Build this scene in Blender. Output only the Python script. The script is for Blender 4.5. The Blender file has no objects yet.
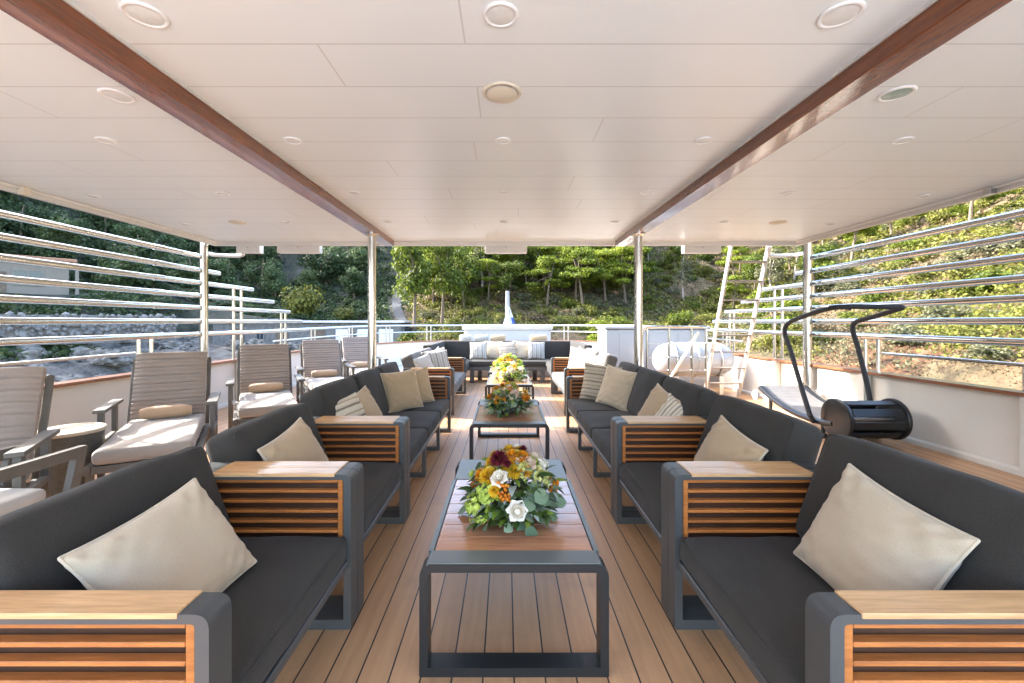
import bpy, bmesh, math, random
import numpy as np
from mathutils import Vector, Matrix, Euler, noise

# ------------------------------------------------------------------ camera, light, exposure
SC = bpy.context.scene
COL = SC.collection
R = math.radians
cam_data = bpy.data.cameras.new("camera")
cam = bpy.data.objects.new("camera", cam_data)
COL.objects.link(cam)
cam.location = (-0.03, 0.0, 1.31)
cam.rotation_euler = (R(90), 0, 0)
cam_data.sensor_width = 36.0
cam_data.lens = 430.0 / 1024.0 * 36.0
cam_data.shift_x = 6.0 / 1024.0
cam_data.shift_y = -19.5 / 1024.0
cam_data.clip_start = 0.05
cam_data.clip_end = 3000
SC.camera = cam

SUN_EL, SUN_AZ = R(30.0), R(14.0)            # azimuth: degrees forward (+Y) of straight left (-X)
sd = Vector((-math.cos(SUN_AZ) * math.cos(SUN_EL), math.sin(SUN_AZ) * math.cos(SUN_EL), math.sin(SUN_EL)))
world = bpy.data.worlds.new("World")
SC.world = world
world.use_nodes = True
wn = world.node_tree.nodes
wn.clear()
w_out = wn.new("ShaderNodeOutputWorld")
w_bg = wn.new("ShaderNodeBackground")
w_sky = wn.new("ShaderNodeTexSky")
w_sky.sky_type = 'NISHITA'
w_sky.sun_disc = False
w_sky.sun_elevation = SUN_EL
w_sky.sun_rotation = math.atan2(sd.x, sd.y)
w_sky.air_density = 1.0
w_sky.dust_density = 3.0
w_sky.ozone_density = 1.0
w_bg.inputs[1].default_value = 0.15
world.node_tree.links.new(w_sky.outputs[0], w_bg.inputs[0])
world.node_tree.links.new(w_bg.outputs[0], w_out.inputs[0])

sl = bpy.data.lights.new("sun", 'SUN')
sl.energy = 2.0
sl.angle = R(0.5)
sl.color = (1.0, 0.97, 0.92)
sun = bpy.data.objects.new("sun", sl)
COL.objects.link(sun)
sun.location = (-20, 5, 30)
sun.rotation_euler = sd.to_track_quat('Z', 'Y').to_euler()

SC.view_settings.view_transform = 'Standard'
SC.view_settings.look = 'None'
SC.view_settings.exposure = 3.38
SC.view_settings.gamma = 1.0
SC.view_settings.use_curve_mapping = False
SC.render.engine = 'CYCLES'
SC.cycles.max_bounces = 9
SC.cycles.diffuse_bounces = 6
SC.cycles.glossy_bounces = 4
SC.cycles.transmission_bounces = 4
SC.cycles.caustics_reflective = False
SC.cycles.caustics_refractive = False
SC.cycles.use_denoising = True

rng = random.Random(11)
nrg = np.random.default_rng(5)

# ------------------------------------------------------------------ materials
def newmat(name):
    m = bpy.data.materials.new(name)
    m.use_nodes = True
    nt = m.node_tree
    nt.nodes.clear()
    out = nt.nodes.new("ShaderNodeOutputMaterial")
    b = nt.nodes.new("ShaderNodeBsdfPrincipled")
    nt.links.new(b.outputs[0], out.inputs[0])
    return m, nt, b, out

def N(nt, kind, **kw):
    n = nt.nodes.new(kind)
    for k, v in kw.items():
        setattr(n, k, v)
    return n

def texco(nt, scale=(1, 1, 1), coord='Object'):
    tc = N(nt, "ShaderNodeTexCoord")
    mp = N(nt, "ShaderNodeMapping")
    mp.inputs['Scale'].default_value = scale
    nt.links.new(tc.outputs[coord], mp.inputs[0])
    return mp.outputs[0]

def noise_tex(nt, vec, scale, detail=4, rough=.55):
    n = N(nt, "ShaderNodeTexNoise")
    n.inputs['Scale'].default_value = scale
    n.inputs['Detail'].default_value = detail
    n.inputs['Roughness'].default_value = rough
    nt.links.new(vec, n.inputs['Vector'])
    return n.outputs['Fac']

def ramp(nt, fac, stops):
    r = N(nt, "ShaderNodeValToRGB")
    el = r.color_ramp.elements
    while len(el) < len(stops):
        el.new(.5)
    for e, (p, c) in zip(el, stops):
        e.position = p
        e.color = (*c, 1) if len(c) == 3 else c
    nt.links.new(fac, r.inputs[0])
    return r.outputs[0]

def math_n(nt, op, a, b=None, c=None):
    n = N(nt, "ShaderNodeMath", operation=op)
    for i, v in enumerate((a, b, c)):
        if v is None:
            continue
        if isinstance(v, (int, float)):
            n.inputs[i].default_value = v
        else:
            nt.links.new(v, n.inputs[i])
    return n.outputs[0]

def mixc(nt, fac, a, b, mode='MIX'):
    n = N(nt, "ShaderNodeMix", data_type='RGBA', blend_type=mode)
    for i, v in ((0, fac), (6, a), (7, b)):
        if isinstance(v, (int, float)):
            n.inputs[i].default_value = v
        elif isinstance(v, tuple):
            n.inputs[i].default_value = (*v, 1)
        else:
            nt.links.new(v, n.inputs[i])
    return n.outputs[2]

def bump(nt, b, h, strength=.3, dist=.01):
    n = N(nt, "ShaderNodeBump")
    n.inputs['Strength'].default_value = strength
    n.inputs['Distance'].default_value = dist
    nt.links.new(h, n.inputs['Height'])
    nt.links.new(n.outputs[0], b.inputs['Normal'])

def sc(c, k):
    return tuple(min(1, x * k) for x in c)

def plain(name, col, rough=.5, metal=0., var=.12, scale=6., bumpy=0., bscale=60., coat=0.):
    m, nt, b, _ = newmat(name)
    v = texco(nt)
    f = noise_tex(nt, v, scale)
    c = ramp(nt, f, [(.3, sc(col, 1 - var)), (.7, sc(col, 1 + var))])
    nt.links.new(c, b.inputs['Base Color'])
    b.inputs['Roughness'].default_value = rough
    b.inputs['Metallic'].default_value = metal
    b.inputs['Coat Weight'].default_value = coat
    b.inputs['Coat Roughness'].default_value = .12
    if bumpy:
        bump(nt, b, noise_tex(nt, v, bscale, 3), bumpy, .004)
    return m

def wood(name, dark, light, rough=.4, axis=0, coat=0., scale=1.0, perisland=.0):
    m, nt, b, _ = newmat(name)
    s = [14 * scale] * 3
    s[axis] = 1.1 * scale
    v = texco(nt, tuple(s))
    f = noise_tex(nt, v, 1.6, 6, .6)
    c = ramp(nt, f, [(.28, dark), (.72, light)])
    f2 = noise_tex(nt, v, 7.0, 3, .6)
    c = mixc(nt, .35, c, ramp(nt, f2, [(.35, sc(dark, .75)), (.65, sc(light, 1.1))]))
    if perisland:
        g = N(nt, "ShaderNodeNewGeometry")
        k = math_n(nt, 'MULTIPLY_ADD', g.outputs['Random Per Island'], perisland, 1 - perisland / 2)
        hs = N(nt, "ShaderNodeHueSaturation")
        nt.links.new(k, hs.inputs['Value'])
        nt.links.new(c, hs.inputs['Color'])
        c = hs.outputs[0]
    nt.links.new(c, b.inputs['Base Color'])
    b.inputs['Roughness'].default_value = rough
    b.inputs['Coat Weight'].default_value = coat
    b.inputs['Coat Roughness'].default_value = .08
    bump(nt, b, f2, .12, .002)
    return m

def fabric(name, col, var=.14, weave=260., bumps=.35, rough=.92, sheen=.25):
    m, nt, b, _ = newmat(name)
    v = texco(nt)
    f = noise_tex(nt, v, weave, 2)
    f2 = noise_tex(nt, v, 5, 4)
    c = ramp(nt, f, [(.3, sc(col, 1 - var * 1.6)), (.7, sc(col, 1 + var * 1.6))])
    c = mixc(nt, .4, c, ramp(nt, f2, [(.3, sc(col, 1 - var)), (.7, sc(col, 1 + var))]))
    nt.links.new(c, b.inputs['Base Color'])
    b.inputs['Roughness'].default_value = rough
    b.inputs['Sheen Weight'].default_value = sheen
    bump(nt, b, f, bumps, .0015)
    return m

def striped(name, base, cols, period=.11, axis='X', width=.22):
    m, nt, b, _ = newmat(name)
    v = texco(nt)
    sp = N(nt, "ShaderNodeSeparateXYZ")
    nt.links.new(v, sp.inputs[0])
    f = noise_tex(nt, v, 14, 2)
    p = math_n(nt, 'MULTIPLY_ADD', sp.outputs[axis], 1 / period, 10.0)
    p = math_n(nt, 'ADD', p, math_n(nt, 'MULTIPLY', f, .12))
    fr = math_n(nt, 'FRACT', p)
    c = ramp(nt, fr, [(0, cols[0]), (width, base), (.45, base), (.5, cols[1]), (.5 + width * .5, base), (.93, base), (1, cols[0])])
    w = noise_tex(nt, v, 240, 2)
    c = mixc(nt, .25, c, ramp(nt, w, [(.3, (.2, .19, .17)), (.7, (.95, .93, .88))]), 'OVERLAY')
    nt.links.new(c, b.inputs['Base Color'])
    b.inputs['Roughness'].default_value = .95
    bump(nt, b, w, .4, .002)
    return m

def leafmat(name, c0, c1, trans=.3, rough=.6):
    m, nt, b, out = newmat(name)
    g = N(nt, "ShaderNodeNewGeometry")
    oi = N(nt, "ShaderNodeObjectInfo")
    f = math_n(nt, 'ADD', math_n(nt, 'MULTIPLY', g.outputs['Random Per Island'], .65), math_n(nt, 'MULTIPLY', oi.outputs['Random'], .35))
    mid = tuple((a + b_) / 2 for a, b_ in zip(c0, c1))
    c = ramp(nt, f, [(.1, c0), (.5, mid), (.9, c1)])
    nt.links.new(c, b.inputs['Base Color'])
    b.inputs['Roughness'].default_value = rough
    b.inputs['Specular IOR Level'].default_value = .3
    t = N(nt, "ShaderNodeBsdfTranslucent")
    nt.links.new(c, t.inputs[0])
    mx = N(nt, "ShaderNodeMixShader")
    mx.inputs[0].default_value = trans
    nt.links.new(b.outputs[0], mx.inputs[1])
    nt.links.new(t.outputs[0], mx.inputs[2])
    nt.links.new(mx.outputs[0], out.inputs[0])
    return m

M = {}
M['metal'] = plain('powder_coated_aluminium', (.068, .072, .073), .4, 0., .08, 3, .08, 300)
M['table_metal'] = plain('table_frame_metal', (.020, .0215, .022), .36, 0, .08, 3, .06, 300)
M['table_plate'] = plain('table_plate', (.13, .142, .136), .32, 0, .08, 4, .05, 200)
M['teak'] = wood('armrest_teak', (.52, .285, .125), (.76, .48, .245), .38, 0, .25, 1, .12)
M['teak_slat'] = wood('slat_teak', (.34, .105, .022), (.56, .205, .05), .42, 0, .15, 1, .3)
M['gap_shade'] = wood('slat_gap_shade', (.035, .013, .005), (.06, .022, .008), .5, 0)  # shade of the slat gaps put into the wood colour
M['table_wood'] = wood('table_boards', (.36, .145, .068), (.56, .27, .145), .2, 0, .35, 1, .35)
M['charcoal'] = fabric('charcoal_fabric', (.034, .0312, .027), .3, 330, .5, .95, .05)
M['seam'] = fabric('seam_piping', (.035, .0322, .028), .1, 200, .2, .95, .03)
M['tan'] = fabric('tan_fabric', (.47, .31, .19), .07, 240, .2)
M['ladder'] = plain('ladder_alloy', (.60, .60, .585), .38, .35, .06, 12)
M['tread'] = plain('ladder_tread', (.26, .215, .175), .6, 0, .12, 15)
M['flagpost'] = plain('grey_mast_paint', (.27, .285, .30), .4, 0, .05, 4)
M['grey'] = fabric('sun_lightened_charcoal_fabric', (.105, .102, .098), .15, 330, .35, .95, .1)  # lighter copy of the charcoal fabric, sunlight put into its colour
M['cream'] = fabric('cream_fabric', (.52, .425, .305), .07, 300, .25, .9)
M['beige'] = fabric('beige_fabric', (.45, .325, .195), .08, 300, .3, .9)
M['piping'] = fabric('cream_piping', (.58, .49, .37), .05, 200, .2)
M['white_fab'] = fabric('white_fabric', (.46, .44, .40), .04, 200, .2)
M['stripe_a'] = striped('brown_striped_fabric', (.6, .54, .43), [(.10, .07, .05), (.3, .2, .11)], .1, 'Z')
M['stripe_b'] = striped('grey_striped_fabric', (.44, .42, .38), [(.09, .09, .09), (.2, .19, .18)], .095, 'X')
M['stripe_c'] = striped('taupe_striped_fabric', (.46, .40, .32), [(.12, .095, .075), (.24, .19, .15)], .085, 'Z')
M['stripe_p'] = striped('pattern_fabric', (.66, .6, .5), [(.1, .085, .07), (.28, .21, .14)], .07, 'X')
M['lounger_fab'] = fabric('lounger_fabric', (.29, .232, .19), .08, 240, .25)
M['lounger_seat'] = fabric('lounger_seat_fabric', (.30, .26, .22), .05, 240, .2)
M['lounger_wood'] = plain('weathered_grey_frame', (.105, .098, .086), .6, 0, .15, 12, .1, 90)
M['white'] = plain('white_paint', (.72, .715, .69), .35, 0, .02, 3)
M['cream_paint'] = plain('cream_paint', (.62, .60, .55), .4, 0, .03, 3)
M['grp'] = plain('white_gelcoat', (.37, .38, .39), .22, 0, .03, 2, 0, 1, .3)
M['ring'] = plain('light_ring', (.86, .87, .87), .3, 0, .02, 3)
M['speaker'] = plain('cream_speaker', (.74, .69, .57), .6, 0, .04, 90)
M['lens'] = plain('light_lens', (.74, .76, .75), .25, 0, .05, 30)
M['lens_green'] = plain('green_glass_lens', (.33, .43, .38), .15, 0, .06, 30)
M['chrome'] = plain('polished_steel', (.58, .56, .52), .2, 1., .04, 8)
M['satin'] = plain('satin_steel', (.55, .535, .51), .32, 1., .05, 8)
M['mahogany'] = wood('varnished_mahogany', (.10, .026, .006), (.26, .072, .016), .2, 1, .45)
M['cap'] = wood('mahogany_cap', (.13, .045, .02), (.30, .11, .045), .3, 1, .5)
M['black'] = plain('black_paint', (.010, .0105, .0115), .35, 0, .1, 4)
M['rubber'] = plain('black_foam', (.022, .023, .026), .7, 0, .15, 20, .15, 120)
M['belt'] = plain('treadmill_slat', (.20, .19, .185), .55, 0, .1, 12)
M['drum'] = plain('woven_drum', (.085, .082, .072), .75, 0, .2, 40, .3, 150)
M['drum_top'] = plain('drum_table_top', (.46, .40, .31), .5, 0, .06, 6)
M['bark'] = plain('bark', (.16, .115, .08), .9, 0, .3, 8, .5, 10)
M['bark_pale'] = plain('pale_bark', (.33, .28, .23), .9, 0, .25, 8, .5, 10)
M['glass'] = plain('dark_window_glass', (.04, .055, .07), .08, 0, .1, 1)
M['plaster'] = plain('plaster', (.24, .205, .165), .85, 0, .07, 1.2, .2, 8)
M['stone'] = plain('stone_wall', (.17, .16, .15), .9, 0, .35, 3.5, .6, 6)
M['roof_tile'] = plain('roof_tiles', (.36, .18, .11), .85, 0, .2, 5, .4, 9)
M['flag_w'] = fabric('flag_white', (.75, .76, .78), .03)
M['flag_b'] = fabric('flag_blue', (.06, .15, .45), .05)
M['rockm'] = plain('shore_rock', (.16, .145, .125), .95, 0, .45, 2.2, .8, 7)

# deck: teak planks with black caulk running along the ship
def deck_material():
    m, nt, b, _ = newmat('deck_planks')
    v = texco(nt)
    s = N(nt, "ShaderNodeSeparateXYZ")
    nt.links.new(v, s.inputs[0])
    W = .1148
    u = math_n(nt, 'MULTIPLY_ADD', s.outputs['X'], 1 / W, 200.0)
    fr = math_n(nt, 'FRACT', u)
    idx = math_n(nt, 'FLOOR', u)
    d = math_n(nt, 'MINIMUM', fr, math_n(nt, 'SUBTRACT', 1, fr))
    line = math_n(nt, 'LESS_THAN', d, .027)
    wn_ = N(nt, "ShaderNodeTexWhiteNoise", noise_dimensions='1D')
    nt.links.new(idx, wn_.inputs['W'])
    # grain
    mp = N(nt, "ShaderNodeMapping")
    mp.inputs['Scale'].default_value = (26, 1.2, 26)
    nt.links.new(v, mp.inputs[0])
    cmb = N(nt, "ShaderNodeCombineXYZ")
    nt.links.new(math_n(nt, 'MULTIPLY', wn_.outputs[0], 7.0), cmb.inputs[1])
    va = N(nt, "ShaderNodeVectorMath", operation='ADD')
    nt.links.new(mp.outputs[0], va.inputs[0])
    nt.links.new(cmb.outputs[0], va.inputs[1])
    g = noise_tex(nt, va.outputs[0], 1.5, 5, .6)
    big = noise_tex(nt, v, .9, 3)
    c = ramp(nt, g, [(.25, (.45, .228, .105)), (.75, (.62, .35, .17))])
    c = mixc(nt, math_n(nt, 'MULTIPLY', big, .5), c, (.57, .36, .21))
    hs = N(nt, "ShaderNodeHueSaturation")
    nt.links.new(math_n(nt, 'MULTIPLY_ADD', wn_.outputs[0], .22, .89), hs.inputs['Value'])
    nt.links.new(c, hs.inputs['Color'])
    st = ramp(nt, noise_tex(nt, v, 2.6, 6, .7), [(.52, (0, 0, 0)), (.72, (1, 1, 1))])
    cs = mixc(nt, math_n(nt, 'MULTIPLY', st, .38), hs.outputs[0], (.25, .165, .10))
    c = mixc(nt, line, cs, (.018, .018, .018))
    nt.links.new(c, b.inputs['Base Color'])
    b.inputs['Roughness'].default_value = .42
    nt.links.new(math_n(nt, 'MULTIPLY_ADD', g, .22, .34), b.inputs['Roughness'])
    h = math_n(nt, 'ADD', math_n(nt, 'MULTIPLY', g, .25), math_n(nt, 'MULTIPLY', line, -1.0))
    bump(nt, b, h, .35, .003)
    return m
M['deck'] = deck_material()

def ceiling_material():
    m, nt, b, _ = newmat('ceiling_panels')
    v = texco(nt)
    s = N(nt, "ShaderNodeSeparateXYZ")
    nt.links.new(v, s.inputs[0])
    u = math_n(nt, 'MULTIPLY_ADD', math_n(nt, 'SUBTRACT', s.outputs['Y'], 1.794), 1 / .325, 100.0)
    fr = math_n(nt, 'FRACT', u)
    idx = math_n(nt, 'FLOOR', u)
    d = math_n(nt, 'MINIMUM', fr, math_n(nt, 'SUBTRACT', 1, fr))
    l1 = math_n(nt, 'LESS_THAN', d, .012)
    wn_ = N(nt, "ShaderNodeTexWhiteNoise", noise_dimensions='1D')
    nt.links.new(idx, wn_.inputs['W'])
    ux = math_n(nt, 'ADD', math_n(nt, 'MULTIPLY', s.outputs['X'], 1 / 2.4), math_n(nt, 'MULTIPLY_ADD', wn_.outputs[0], 1.0, 50.0))
    fx = math_n(nt, 'FRACT', ux)
    dx = math_n(nt, 'MINIMUM', fx, math_n(nt, 'SUBTRACT', 1, fx))
    l2 = math_n(nt, 'LESS_THAN', dx, .0014)
    line = math_n(nt, 'MAXIMUM', l1, l2)
    f = noise_tex(nt, v, 1.1, 3)
    c = ramp(nt, f, [(.3, (.80, .855, .872)), (.7, (.825, .878, .895))])
    c = mixc(nt, math_n(nt, 'MULTIPLY', line, .42), c, (.38, .35, .32))
    nt.links.new(c, b.inputs['Base Color'])
    b.inputs['Roughness'].default_value = .33
    bump(nt, b, math_n(nt, 'ADD', math_n(nt, 'MULTIPLY', line, -1), math_n(nt, 'MULTIPLY', noise_tex(nt, v, 2.2, 2), .3)), .15, .004)
    return m
M['ceiling'] = ceiling_material()

def terrain_material():
    m, nt, b, _ = newmat('hillside')
    g = N(nt, "ShaderNodeNewGeometry")
    s = N(nt, "ShaderNodeSeparateXYZ")
    nt.links.new(g.outputs['Position'], s.inputs[0])
    f = noise_tex(nt, g.outputs['Position'], .13, 5, .6)
    f2 = noise_tex(nt, g.outputs['Position'], .9, 6, .65)
    c = ramp(nt, f, [(.36, (.04, .048, .016)), (.47, (.09, .08, .04)), (.56, (.21, .125, .06)), (.66, (.30, .14, .058))])
    c = mixc(nt, .55, c, ramp(nt, f2, [(.35, (.04, .040, .016)), (.52, (.17, .12, .06)), (.68, (.28, .185, .105))]))
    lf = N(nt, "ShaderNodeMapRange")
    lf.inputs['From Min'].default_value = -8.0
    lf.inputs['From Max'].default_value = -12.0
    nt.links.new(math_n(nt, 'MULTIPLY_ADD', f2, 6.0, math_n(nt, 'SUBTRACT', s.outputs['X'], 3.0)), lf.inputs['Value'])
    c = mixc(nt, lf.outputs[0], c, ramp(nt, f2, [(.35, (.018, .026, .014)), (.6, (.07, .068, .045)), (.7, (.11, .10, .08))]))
    # a scar of bare orange earth on the lit bank
    vd = N(nt, "ShaderNodeVectorMath", operation='DISTANCE')
    nt.links.new(g.outputs['Position'], vd.inputs[0])
    vd.inputs[1].default_value = (19.0, 21.0, 2.0)
    dd = math_n(nt, 'MULTIPLY_ADD', f2, 9.0, vd.outputs['Value'])
    scar = ramp(nt, math_n(nt, 'MULTIPLY', dd, .1), [(.85, (1, 1, 1)), (1.0, (0, 0, 0))])
    c = mixc(nt, scar, c, ramp(nt, f2, [(.38, (.045, .022, .01)), (.5, (.15, .065, .026)), (.62, (.22, .11, .055))]))
    # bare pale rock low down by the water
    k = math_n(nt, 'MULTIPLY_ADD', s.outputs['Z'], -.55, .55)
    k = math_n(nt, 'ADD', k, math_n(nt, 'MULTIPLY_ADD', f2, 1.6, -.8))
    kk = ramp(nt, k, [(.3, (0, 0, 0)), (.6, (1, 1, 1))])
    left = math_n(nt, 'LESS_THAN', s.outputs['X'], -6.0)
    rock = ramp(nt, noise_tex(nt, g.outputs['Position'], 1.7, 6, .7), [(.3, (.05, .047, .042)), (.5, (.15, .138, .12)), (.7, (.24, .225, .20))])
    c = mixc(nt, math_n(nt, 'MULTIPLY', kk, left), c, rock)
    nt.links.new(c, b.inputs['Base Color'])
    b.inputs['Roughness'].default_value = .95
    bump(nt, b, noise_tex(nt, g.outputs['Position'], 2.2, 8, .7), 1.0, .5)
    return m
M['terrain'] = terrain_material()

def water_material():
    m, nt, b, _ = newmat('sea')
    g = N(nt, "ShaderNodeNewGeometry")
    f = noise_tex(nt, g.outputs['Position'], .8, 4)
    b.inputs['Base Color'].default_value = (.02, .07, .09, 1)
    nt.links.new(ramp(nt, f, [(.3, (.015, .06, .08)), (.7, (.03, .09, .105))]), b.inputs['Base Color'])
    b.inputs['Roughness'].default_value = .08
    bump(nt, b, f, .4, .15)
    return m
M['water'] = water_material()

LEAF = {
    'oak': leafmat('broadleaf_leaves', (.034, .06, .007), (.18, .215, .026), .45),
    'pine': leafmat('pine_needles', (.06, .095, .009), (.27, .31, .028), .45),
    'olive': leafmat('grey_green_leaves', (.06, .066, .034), (.18, .175, .09), .3),
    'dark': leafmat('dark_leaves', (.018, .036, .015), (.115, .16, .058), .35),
    'scrub': leafmat('scrub_leaves', (.045, .058, .010), (.24, .235, .045), .35),
    'dry': leafmat('dry_leaves', (.085, .06, .03), (.22, .165, .085)),
}

# ------------------------------------------------------------------ helpers
def link_mesh(name, me, mat=None, parent=None):
    o = bpy.data.objects.new(name, me)
    COL.objects.link(o)
    if mat is not None:
        for mm in (mat if isinstance(mat, (list, tuple)) else [mat]):
            me.materials.append(mm)
    if parent is not None:
        o.parent = parent
    return o

def obj(name, bm, mat, parent=None, smooth=False, sharp=35):
    bmesh.ops.recalc_face_normals(bm, faces=bm.faces[:])
    me = bpy.data.meshes.new(name)
    bm.to_mesh(me)
    bm.free()
    if smooth:
        me.polygons.foreach_set('use_smooth', [True] * len(me.polygons))
        me.set_sharp_from_angle(angle=R(sharp))
    o = link_mesh(name, me, mat, parent)
    if smooth and sharp <= 50:
        md = o.modifiers.new('weighted', 'WEIGHTED_NORMAL')
        md.keep_sharp = True
    return o

def tag(o, label=None, cat=None, group=None, kind=None):
    if label: o['label'] = label
    if cat: o['category'] = cat
    if group: o['group'] = group
    if kind: o['kind'] = kind
    return o

def thing(name, label, cat, loc=(0, 0, 0), rz=0, group=None):
    o = bpy.data.objects.new(name, None)
    COL.objects.link(o)
    o.empty_display_size = .2
    o.location = loc
    o.rotation_euler = (0, 0, rz)
    return tag(o, label, cat, group)

def kids(o):
    return [c for c in o.children]

def dup(root, loc=None, rz=None, label=None, group=None, scale=None):
    def rec(o, par):
        c = o.copy()
        COL.objects.link(c)
        if par is not None:
            c.parent = par
        for ch in o.children:
            rec(ch, c)
        return c
    r = rec(root, None)
    if loc is not None: r.location = loc
    if rz is not None: r.rotation_euler = (0, 0, rz)
    if scale is not None: r.scale = scale if hasattr(scale, '__len__') else (scale,) * 3
    if label: r['label'] = label
    if group: r['group'] = group
    return r

def box(bm, x0, x1, y0, y1, z0, z1, bev=0., seg=2):
    vs = [bm.verts.new((x, y, z)) for x in (x0, x1) for y in (y0, y1) for z in (z0, z1)]
    idx = [(0, 1, 3, 2), (4, 6, 7, 5), (0, 4, 5, 1), (2, 3, 7, 6), (0, 2, 6, 4), (1, 5, 7, 3)]
    fs = [bm.faces.new([vs[i] for i in f]) for f in idx]
    if bev:
        es = list({e for f in fs for e in f.edges})
        bmesh.ops.bevel(bm, geom=es, offset=bev, segments=seg, affect='EDGES', profile=.5)
    return vs

def B(name, mat, parent, *dims, bev=.004, seg=2):
    bm = bmesh.new()
    box(bm, *dims, bev=bev, seg=seg)
    return obj(name, bm, mat, parent, True, 40)

def frames_along(pts, closed=False):
    n = len(pts)
    out = []
    up = Vector((0, 0, 1))
    prev = None
    for i, p in enumerate(pts):
        if closed:
            t = (pts[(i + 1) % n] - pts[i - 1]).normalized()
        elif i == 0:
            t = (pts[1] - pts[0]).normalized()
        elif i == n - 1:
            t = (pts[-1] - pts[-2]).normalized()
        else:
            t = ((pts[i + 1] - p).normalized() + (p - pts[i - 1]).normalized()).normalized()
        if prev is None:
            a = up if abs(t.z) < .9 else Vector((1, 0, 0))
            u = (a - t * a.dot(t)).normalized()
        else:
            u = (prev - t * prev.dot(t))
            u = u.normalized() if u.length > 1e-6 else prev
        prev = u
        out.append((p, t, u, t.cross(u)))
    return out

def tube(bm, pts, r, seg=10, closed=False, caps=True, ry=None):
    pts = [Vector(p) for p in pts]
    rr = r if hasattr(r, '__len__') else [r] * len(pts)
    rings = []
    for k, (p, t, u, v) in enumerate(frames_along(pts, closed)):
        a = rr[k]
        b_ = a if ry is None else a * ry
        rings.append([bm.verts.new(p + u * (math.cos(2 * math.pi * j / seg) * b_) + v * (math.sin(2 * math.pi * j / seg) * a)) for j in range(seg)])
    n = len(rings)
    for i in range(n if closed else n - 1):
        A, C_ = rings[i], rings[(i + 1) % n]
        for j in range(seg):
            bm.faces.new((A[j], A[(j + 1) % seg], C_[(j + 1) % seg], C_[j]))
    if caps and not closed:
        bm.faces.new(rings[0][::-1])
        bm.faces.new(rings[-1])

def smooth_path(pts, n=8, closed=False):
    """Catmull-Rom through the points."""
    P_ = [Vector(p) for p in pts]
    out = []
    m = len(P_)
    for i in range(m if closed else m - 1):
        if closed:
            a, b_, c, d = P_[i - 1], P_[i], P_[(i + 1) % m], P_[(i + 2) % m]
        else:
            b_, c = P_[i], P_[i + 1]
            a = P_[i - 1] if i else b_ * 2 - c
            d = P_[i + 2] if i + 2 < m else c * 2 - b_
        for k in range(n):
            t = k / n
            out.append(.5 * ((2 * b_) + (c - a) * t + (2 * a - 5 * b_ + 4 * c - d) * t * t + (3 * b_ - a - 3 * c + d) * t ** 3))
    if not closed:
        out.append(P_[-1])
    return out

def round_poly(pts, radii, seg=6):
    """2-D polygon with rounded corners."""
    out = []
    n = len(pts)
    for i in range(n):
        p = Vector(pts[i])
        r = radii[i]
        if r <= 0:
            out.append(p)
            continue
        a = (Vector(pts[i - 1]) - p).normalized()
        b_ = (Vector(pts[(i + 1) % n]) - p).normalized()
        for k in range(seg + 1):
            t = k / seg
            out.append((p + a * r) * (1 - t) ** 2 + p * 2 * t * (1 - t) + (p + b_ * r) * t * t)
    return out

def ring_prism(bm, outer, inner, y0, y1, to3=lambda a, y, b: (a, y, b)):
    """outer / inner: 2-D loops with the same count -> a frame of depth y0..y1."""
    n = len(outer)
    V = [[bm.verts.new(to3(p[0], y, p[1])) for p in loop] for loop in (outer, inner) for y in (y0, y1)]
    o0, o1, i0, i1 = V
    for j in range(n):
        k = (j + 1) % n
        bm.faces.new((o0[j], o0[k], o1[k], o1[j]))
        bm.faces.new((i0[k], i0[j], i1[j], i1[k]))
        bm.faces.new((o0[k], o0[j], i0[j], i0[k]))
        bm.faces.new((o1[j], o1[k], i1[k], i1[j]))

def rect_loop(x0, x1, z0, z1, radii, seg=6):
    return round_poly([(x0, z0), (x1, z0), (x1, z1), (x0, z1)], radii, seg)

def lathe(bm, prof, seg=24, c=(0, 0, 0), cap0=True, cap1=True):
    rings = []
    for r, z in prof:
        rings.append([bm.verts.new((c[0] + r * math.cos(2 * math.pi * j / seg), c[1] + r * math.sin(2 * math.pi * j / seg), c[2] + z)) for j in range(seg)])
    for a, b_ in zip(rings, rings[1:]):
        for j in range(seg):
            bm.faces.new((a[j], a[(j + 1) % seg], b_[(j + 1) % seg], b_[j]))
    if cap0: bm.faces.new(rings[0][::-1])
    if cap1: bm.faces.new(rings[-1])

def ribbon(bm, path, prof, closed_prof=True):
    """Sweep a profile [(outward offset, z)] along an XY path."""
    P_ = [Vector((p[0], p[1])) for p in path]
    rows = []
    for i, p in enumerate(P_):
        a = P_[max(i - 1, 0)]
        c = P_[min(i + 1, len(P_) - 1)]
        t = (c - a).normalized()
        nrm = Vector((-t.y, t.x))
        rows.append([bm.verts.new((p.x + nrm.x * o, p.y + nrm.y * o, z)) for o, z in prof])
    m = len(prof)
    for A, C_ in zip(rows, rows[1:]):
        for j in range(m if closed_prof else m - 1):
            k = (j + 1) % m
            bm.faces.new((A[j], A[k], C_[k], C_[j]))
    if closed_prof:
        bm.faces.new(rows[0])
        bm.faces.new(rows[-1][::-1])

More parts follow.
